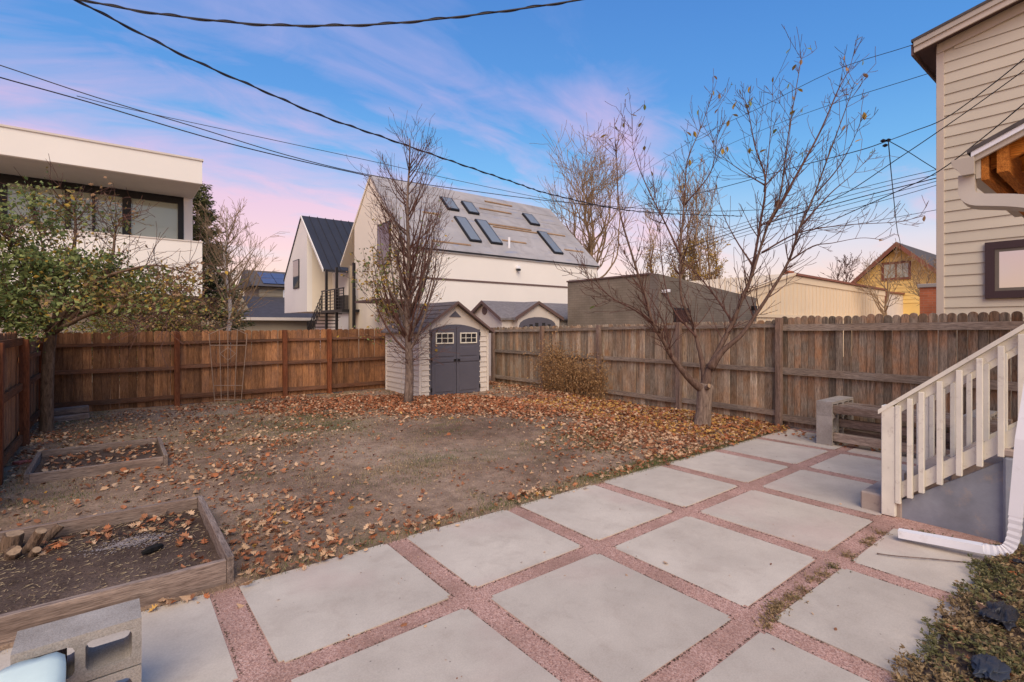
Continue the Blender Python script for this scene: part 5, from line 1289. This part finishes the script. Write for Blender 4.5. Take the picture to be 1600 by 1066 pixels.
# planting strip with weeds in the near right corner
def weed_strip():
    xs = [1.9 + i * .07 for i in range(46)]; ys = [-.75 + j * .07 for j in range(22)]; v = []; f = []
    def edge(x): return .70 + .05 * noise.noise(Vector((x * 3, 7, 0))) + .03 * noise.noise(Vector((x * 11, 3, 0))) - (.25 * max(0, 2.9 - x)) + .05 * max(0, x - 4.2)
    for y in ys:
        for x in xs:
            d = edge(x) - y; z = -.03 if d < 0 else min(.05, .006 + d * .35) + .012 * noise.noise(Vector((x * 6, y * 6, 0)))
            v.append(Vector((x, y, z)))
    n = len(xs)
    for j in range(len(ys) - 1):
        for i in range(n - 1): f.append((j * n + i, j * n + i + 1, (j + 1) * n + i + 1, (j + 1) * n + i))
    m = MB(); m.v = v; m.f = f; m.mi = [0] * len(f); struct(m.build('planting_strip', 'bedsoil', smooth=True))
    r = random.Random(71); w = MB(); k = 0
    while k < 5200:
        x, y = r.uniform(2.0, 4.95), r.uniform(-.6, .80); d = edge(x) - y
        if d < -.025 or (noise.noise(Vector((x * 4, y * 4, 9))) < -.22 and r.random() < .7): continue
        if x > 4.6 and d < .1: continue
        k += 1; z = .01 if d < 0 else min(.05, .006 + d * .35)
        b = Vector((x, y, z)); dry = noise.noise(Vector((x * 2.3, y * 2.3, 4))) + r.uniform(-.4, .4) > -.08
        w.m = 1 if dry else 0
        hgt = r.uniform(.02, .065); t = Vector((r.gauss(0, .6), r.gauss(0, .6), 1)).normalized()
        w.tube([b, b + t * hgt * .6 + Vector((0, 0, .005)), b + t * hgt + Vector((r.gauss(0, .02), r.gauss(0, .02), 0))], [.0016, .0013, .0008], 3, cap=False)
        for q in range(r.randint(5, 9)):
            leafcard(w, b + t * hgt * r.uniform(.2, 1), Vector((r.gauss(0, 1), r.gauss(0, 1), r.uniform(-.1, .7))), r.uniform(.012, .03), r, .55)
    stuff(w.build('low_weeds', ['weed', 'weed_dry']), 'low green and dried weeds covering the strip at the near right corner', 'weeds')
weed_strip()
def bag(label, px, py, z, s, mat, seed):
    bm = bmesh.new(); bmesh.ops.create_icosphere(bm, subdivisions=5, radius=1); r = Vector((seed * 3.1, 0, 0))
    for v in bm.verts:
        q = v.co.copy(); a = math.atan2(q.y, q.x)
        k = .8 + .5 * noise.noise(q * 1.3 + r) + .34 * (1 - 2.4 * abs(noise.noise(Vector((q.x * .9, q.y * 2.6, q.z * 1.6)) + r))) + .10 * (1 - 2.4 * abs(noise.noise(Vector((q.x * 2, q.y * 6, q.z * 3)) + r)))
        v.co = Vector((q.x * s[0] * k, q.y * s[1] * k, max(-.25, q.z) * s[2] * k))
    m = MB(); m._bm(bm, Gz(px, py, z) + Vector((0, 0, z))); o = m.build('plastic_bag', mat, smooth=True); tag(o, label, 'bag', 'scraps of plastic in the weeds')
bag('crumpled black plastic bag lying in the weeds', 1563, 975, .05, (.13, .06, .04), 'bag', 1)
bag('dark blue plastic scrap in the weeds at the bottom edge', 1545, 1060, .05, (.10, .055, .018), 'bagblue', 2)
bag('small dark plastic scrap under the downspout elbow', 1598, 890, .03, (.05, .05, .03), 'bag', 3)

# weeds rooted in the gravel joints
def joint_weeds():
    r = random.Random(81); w = MB()
    spots = [(1375, 835, 1), (1362, 845, 1), (1355, 852, 1), (1325, 872, 1), (1302, 888, 0), (1285, 900, 1), (1270, 908, 1), (1253, 925, 1), (1235, 940, 1), (1222, 948, 1), (1208, 960, 1), (1204, 970, 1), (1198, 978, 1), (1480, 845, 0), (1450, 838, 0), (1440, 836, 0), (1560, 858, 0), (1210, 955, 1), (1240, 935, 1), (1215, 952, 1)]
    for px, py, dry in spots:
        c = Gz(px, py, -.01); c.z = -.014
        for k in range(34):
            b = c + Vector((r.gauss(0, .022), r.gauss(0, .022), 0)); t = Vector((r.gauss(0, .7), r.gauss(0, .7), 1)).normalized(); h = r.uniform(.015, .06); w.m = 1 if r.random() < .75 * dry + .15 else 0
            w.tube([b, b + t * h], [.0013, .0006], 3, cap=False)
            for q in range(3): leafcard(w, b + t * h * r.uniform(.3, 1), Vector((r.gauss(0, 1), r.gauss(0, 1), r.uniform(-.2, .5))), r.uniform(.008, .02), r, .5)
    stuff(w.build('joint_weeds', ['weed', 'weed_dry']), 'dried weeds growing in the gravel joints of the patio', 'weeds')
joint_weeds()

# ------------------------------------------------------------------ grass and fallen leaves
def in_bed(x, y): return (-.72 < x < .52 and 6.86 < y < 8.1) or (-1.3 < x < .62 and 3.5 < y < 5.04)
def gauss2(x, y, cx, cy, sx, sy): return math.exp(-((x - cx) / sx) ** 2 - ((y - cy) / sy) ** 2)
def leaf_density(x, y):
    u = (x - 5.0) * .78 - (y - 8.9) * .62; v = (x - 5.0) * .62 + (y - 8.9) * .78   # band in front of the shed
    d = 1.7 * math.exp(-(u / 2.9) ** 4 - (v / .95) ** 2)
    d += 1.0 * math.exp(-max(0, (7.2 - x) / 1.3) ** 2) * (1 if 3.5 < y < 7.2 else math.exp(-((y - 7.2) / .8) ** 2))
    d += .55 * math.exp(-((x - XF) / .7) ** 2)
    d += .62 * gauss2(x, y, 5.5, 4.6, 1.1, .8)
    d += .34 * math.exp(-((y - 3.62) / .14) ** 2) + .11
    d += .25 * gauss2(x, y, 1.3, 6.9, 1.3, 2.4) + .2 * gauss2(x, y, .9, 4.4, .5, 1.0) + .12 * gauss2(x, y, .8, 10.6, 2.5, 1.4) + .3 * gauss2(x, y, -.8, 9.2, .5, 1.6)
    n = noise.noise(Vector((x * 1.4, y * 1.4, 8))) * .5 + noise.noise(Vector((x * 4, y * 4, 2))) * .35
    d *= max(.06, 1 + 2.3 * n)
    d *= 1 - .85 * gauss2(x, y, 3.2, 5.6, 1.6, 1.5) - .5 * gauss2(x, y, 4.6, 6.9, .9, .9)
    return max(0, d)
LEAF_OUT = [(0, 0), (.16, .05), (.28, .26), (.40, .12), (.55, .36), (.62, .16), (.82, .22), (.80, .07), (1, 0), (.80, -.07), (.82, -.22), (.62, -.16), (.55, -.36), (.40, -.12), (.28, -.26), (.16, -.05)]
def put_leaf(mb, r, p, s, lobed):
    az = r.uniform(0, 6.28); tilt = Matrix.Rotation(az, 3, 'Z') @ Matrix.Rotation(r.gauss(0, .45), 3, 'X') @ Matrix.Rotation(r.gauss(0, .35), 3, 'Y')
    cu, cv = r.uniform(-.7, 1.5), r.uniform(-.4, 1.3)
    if lobed: out = LEAF_OUT
    else: out = [(0, 0), (.35, .30), (.72, .24), (1, 0), (.72, -.24), (.35, -.30)]
    i = len(mb.v); n = len(out)
    pts = [tilt @ Vector((a - .5, b * 1.15, cu * b * b * 2.2 + cv * (a - .5) ** 2)) * s for a, b in out]
    zm = min(q.z for q in pts); off = Vector(p) + Vector((0, 0, -zm + .001))
    mb.v += [q + off for q in pts]; h = n // 2
    mb.f += [tuple(i + k for k in range(h + 1)), (i,) + tuple(i + k for k in range(h, n))]; mb.mi += [mb.m] * 2
def leaves():
    r = random.Random(91); mb = MB(); k = 0; tries = 0
    while tries < 110000:
        tries += 1
        x, y = r.uniform(-.95, 8.25), r.uniform(3.42, 11.95); d = leaf_density(x, y)
        if r.random() > (d * .8 if d > .5 else d * d * 1.5 + d * .05): continue
        if 5.2 < x < 7.2 and y > 9.95: continue
        if in_bed(x, y): continue
        if y < 3.5 and (r.random() < .55): continue
        right = x > 6.4; yel = right and y < 8
        q = r.random()
        band = math.exp(-(((x - 5) * .62 + (y - 8.9) * .78) / 1.1) ** 2)
        if yel: mb.m = 0 if q < .25 else 1 if q < .5 else 2 if q < .72 else 3
        elif band > .4: mb.m = 0 if q < .40 else 1 if q < .80 else 2
        else: mb.m = 0 if q < .40 else 1 if q < .58 else 2 if q < .99 else 3
        z = ground_z(x, y) if y > 3.5 else .001
        z += r.random() * .025 * min(1, d)
        put_leaf(mb, r, (x, y, z), r.triangular(.02, .08, .036) if x < 4 and y > 4.6 else r.triangular(.026, .085, .045), y < 5.2)
        k += 1
    for _ in range(9000):                         # crumbled leaf fragments everywhere
        x, y = r.uniform(-.95, 8.2), r.uniform(3.52, 11.9)
        if in_bed(x, y) or (5.2 < x < 7.2 and y > 9.95): continue
        q = r.random(); mb.m = 0 if q < .45 else 1 if q < .6 else 2
        put_leaf(mb, r, (x, y, ground_z(x, y)), r.uniform(.01, .026), False)
    for _ in range(90):                           # bits blown on to the slabs
        x, y = r.uniform(0, 8), r.uniform(1.0, 3.5); q = r.random(); mb.m = 0 if q < .5 else 2
        put_leaf(mb, r, (x, y, .001 if in_slab(x, y) else -.006), r.uniform(.008, .022), False)
    # leaves inside the beds
    for (x0, x1, y0, y1, n) in ((-.6, .4, 6.95, 8.0, 200), (-.4, .5, 4.6, 4.93, 90), (.3, .5, 3.7, 4.6, 26), (-1.2, .5, 3.65, 4.9, 16)):
        for _ in range(n):
            x, y = r.uniform(x0, x1), r.uniform(y0, y1); q = r.random(); mb.m = 0 if q < .45 else 1 if q < .65 else 2
            put_leaf(mb, r, (x, y, .07 + .02 * noise.noise(Vector((x * 4, y * 4, 3)))), r.uniform(.035, .08), True)
    for _ in range(120):                          # against the fence bench
        x, y = r.uniform(7.6, 8.25), r.uniform(1.3, 3.6); mb.m = r.choice((0, 1, 2, 3)); put_leaf(mb, r, (x, y, .003), r.uniform(.035, .07), False)
    for _ in range(130):
        x, y = r.uniform(2.4, 4.9), r.uniform(-.4, .6); mb.m = r.choice((0, 1, 1, 2)); put_leaf(mb, r, (x, y, .06), r.uniform(.03, .06), True)
    stuff(mb.build('fallen_leaves', ['fl_brown', 'fl_rust', 'fl_tan', 'fl_yel']), 'carpet of dry brown, rust and tan fallen leaves over the yard', 'leaves')
    # leaves that lie singly on the slabs
    singles = [(1040, 881, 'fl_tan', .05, 'small curled tan leaf alone on a slab in the middle row'), (631, 976, 'fl_brown', .045, 'brown leaf standing in the gravel joint of the near slabs'), (566, 853, 'fl_rust', .085, 'rust leaf curling over the lawn edge of the patio'),
               (1530, 975, 'fl_tan', .09, 'pale tan leaf beside the crumpled black bag'), (1492, 1002, 'fl_rust', .10, 'long rust leaf in the weeds below the black bag'), (1303, 886, 'fl_yel', .035, 'small orange leaf caught in the joint weeds'),
               (1547, 908, 'fl_yel', .04, 'small yellow leaf on the weeds under the downspout elbow'), (374, 948, 'fl_tan', .05, 'pale leaf on the gravel joint by the raised bed corner'), (475, 890, 'fl_tan', .05, 'flat tan leaf on the lawn edge of the first slab'), (1088, 709, 'fl_brown', .06, 'brown leaf on the far slab near the fruit tree'),
               (255, 940, 'fl_tan', .075, 'tan leaf leaning on the raised bed board, left of the clump'), (268, 948, 'fl_tan', .08, 'pale leaf on the slab corner below the raised bed board'), (290, 940, 'fl_tan', .085, 'largest tan leaf on the slab corner by the raised bed board'), (240, 955, 'fl_yel', .06, 'yellowish leaf beside the near cinder block'), (1183, 858, 'fl_tan', .03, 'tiny pale leaf in the joint of the middle row'), (1320, 700, 'fl_rust', .06, 'rust leaf at the foot of the fence bench')]
    for px, py, m, s, lab in singles:
        q = MB(); p = Gz(px, py, .0); zz = .06 if px > 1480 else (-.012 if 'gravel' in lab or 'joint' in lab else .001)
        put_leaf(q, r, (p.x, p.y, zz), s, True); tag(q.build('fallen_leaf', m), lab, 'leaf', 'single fallen leaves')
leaves()
def grass():
    r = random.Random(101); g = MB(); k = 0
    def blade(x, y, z, h, m):
        g.m = m; a = r.uniform(0, 6.28); w = r.uniform(.0015, .003); l = Vector((r.gauss(0, .5), r.gauss(0, .5), 1)).normalized() * h; i = len(g.v); b = Vector((x, y, z)); s = Vector((math.cos(a), math.sin(a), 0)) * w
        g.v += [b - s, b + s, b + l]; g.f.append((i, i + 1, i + 2)); g.mi.append(m)
    while k < 85000:
        x, y = r.uniform(-.95, 8.2), r.uniform(3.46, 11.9)
        if in_bed(x, y) or (5.2 < x < 7.2 and y > 9.9): continue
        n = noise.noise(Vector((x * .9, y * .9, 21))) + .6 * noise.noise(Vector((x * 3.2, y * 3.2, 22)))
        d = max(0, n - .05) * 1.1 + .9 * math.exp(-((y - 3.54) / .09) ** 2) + 3.0 * math.exp(-((y - 3.60) / .12) ** 2) * gauss2(x, y, 5.0, 3.6, 1.6, 9) + 3 * gauss2(x, y, 5.5, 4.9, .4, .35) + 1.2 * gauss2(x, y, 5.0, 4.4, .3, .3) + .5 * gauss2(x, y, 2.6, 9.6, 1.6, 1.1) + .8 * gauss2(x, y, 2.3, 8.1, 1.0, .8) + .06
        if r.random() > d * .4: continue
        k += 1; gr = noise.noise(Vector((x * 1.6, y * 1.6, 30))) + r.uniform(-.5, .5) + .5 * gauss2(x, y, 5.2, 4.8, .8, .8) + .4 * gauss2(x, y, 2.3, 8.4, 1.2, 1.2) + (.6 if y < 3.8 and x > 2.8 else 0)
        blade(x, y, ground_z(x, y) if y > 3.5 else -.01, r.uniform(.012, .04) if y > 3.7 else r.uniform(.015, .05), 0 if gr > .12 else 1)
    for _ in range(2500):                         # straw on the bed soil and stray debris
        x, y = r.uniform(-1.2, .52), r.uniform(3.6, 4.95); z = .072 + .02 * noise.noise(Vector((x * 4, y * 4, 3)))
        a = r.uniform(0, 6.28); l = r.uniform(.01, .05); i = len(g.v); b = Vector((x, y, z)); g.v += [b, b + Vector((math.cos(a) * l, math.sin(a) * l, .004)), b + Vector((math.cos(a + .1) * l * .9, math.sin(a + .1) * l * .9, .006))]; g.f.append((i, i + 1, i + 2)); g.mi.append(1)
    stuff(g.build('sparse_grass', ['grass', 'straw']), 'sparse short green and dry grass on the bare yard', 'grass')
grass()

# ------------------------------------------------------------------ overhead wires
def wire(label, pts, Y0, Y1, rad, n=5, name='overhead_wire', twist=False):
    m = len(pts); P3 = []
    for i, (px, py) in enumerate(pts):
        t = i / (m - 1); P3.append(G(px, py, 1 / ((1 - t) / Y0 + t / Y1)))
    sp = spline(P3, n); mb = MB(); mb.tube(sp, rad, 5)
    if twist:
        hel = []; ln = 0
        d0 = spline(P3, n * 14)
        for i in range(len(d0)):
            if i: ln += (d0[i] - d0[i - 1]).length
            a = ln * 9; hel.append(d0[i] + Vector((math.cos(a), 0, math.sin(a))) * rad * 1.5)
        mb.tube(hel, rad * .7, 4)
    tag(mb.build(name, 'wire'), label, 'wire', 'overhead utility wires')
wire('twisted cable sagging across the top of the picture', [(60, -22), (140, 2), (250, 22), (400, 38), (520, 40), (620, 36), (760, 21), (905, 0), (980, -16)], 6.5, 7.5, .013, twist=True)
wire('long twisted cable running from top left down past the white house roof', [(60, -40), (120, 0), (200, 42), (300, 93), (400, 137), (500, 180), (600, 215), (700, 250), (800, 284), (870, 306), (1000, 331), (1160, 338)], 7, 24, .015, twist=True)
wire('upper of two dark wires coming in at the left edge', [(-60, 84), (0, 102), (150, 152), (300, 197), (450, 243), (580, 274), (720, 296), (900, 318), (1100, 330), (1250, 325)], 12, 26, .014)
wire('lower of two dark wires coming in at the left edge', [(-60, 102), (0, 121), (140, 160), (320, 214), (450, 247), (580, 276)], 12, 20, .018)
wire('thin grey wire above the two dark wires, ending over the white roof', [(120, 150), (200, 170), (400, 213), (590, 254), (700, 279), (860, 312), (960, 326)], 16, 30, .012)
wire('highest thin wire from the taupe house eave to the left', [(1424, 71), (1300, 112), (1180, 172), (1090, 215), (1000, 272)], 14, 40, .010)
wire('second thin wire from the taupe house eave to the left', [(1454, 114), (1300, 163), (1180, 208), (1060, 262)], 14, 40, .010)
NODE = (1388, 220)
wire('thick wire from the splice to the taupe house corner', [NODE, (1425, 206), (1475, 186), (1540, 140), (1600, 92), (1660, 40)], 9.5, 5.6, .0075)
wire('wire running left from the splice through the bare tree', [NODE, (1340, 236), (1240, 262), (1100, 300), (960, 330)], 9.6, 22, .010)
wire('short wire slanting down right from the splice', [NODE, (1420, 238), (1468, 268), (1600, 345)], 9.7, 11.5, .008)
wire('thin drop wire hanging from the splice to the yellow house', [NODE, (1394, 285), (1402, 360), (1407, 384), (1412, 440)], 9.8, 30, .010)
wire('wire crossing the taupe siding above the porch roof', [(1180, 356), (1300, 313), (1400, 250), (1500, 182), (1600, 110), (1680, 50)], 9.2, 5.5, .0065)
wire('lower wire crossing the taupe siding to the porch', [(1160, 410), (1300, 345), (1400, 300), (1466, 268), (1540, 212), (1600, 162), (1680, 95)], 9.2, 5.2, .007)
for i, (y0, y1, dn) in enumerate(((306, 262, 'topmost'), (313, 270, 'second'), (320, 275, 'third'), (326, 280, 'fourth'), (334, 286, 'lowest'))):
    wire(f'{dn} wire of the bundle passing behind the taupe house corner', [(1040, 388 + i * 6), (1150, 352 + i * 5), (1300, y0), (1400, y0 - 26), (1475, y1), (1560, y1 - 26)], 26, 15, .018 if i == 2 else .011)
wire('thin wire low on the right above the yellow house', [(1250, 366), (1340, 350), (1420, 336), (1475, 326), (1560, 312)], 26, 15, .010)
def splice():
    p = G(*NODE, 9.6)
    e = empty('wire_splice', p, 'cluster of wire connectors on the splice left of the taupe house', 'connector')
    for dx, dz in ((-.10, .0), (0, .01), (-.06, -.09)):
        q = p + Vector((SN, -CS, 0)) * dx + Vector((0, 0, dz)); MB().tube([q - Vector((.04, -.02, .01)), q, q + Vector((.04, -.02, .01))], [.018, .034, .018], 8).build('connector', 'wire', e)
splice()
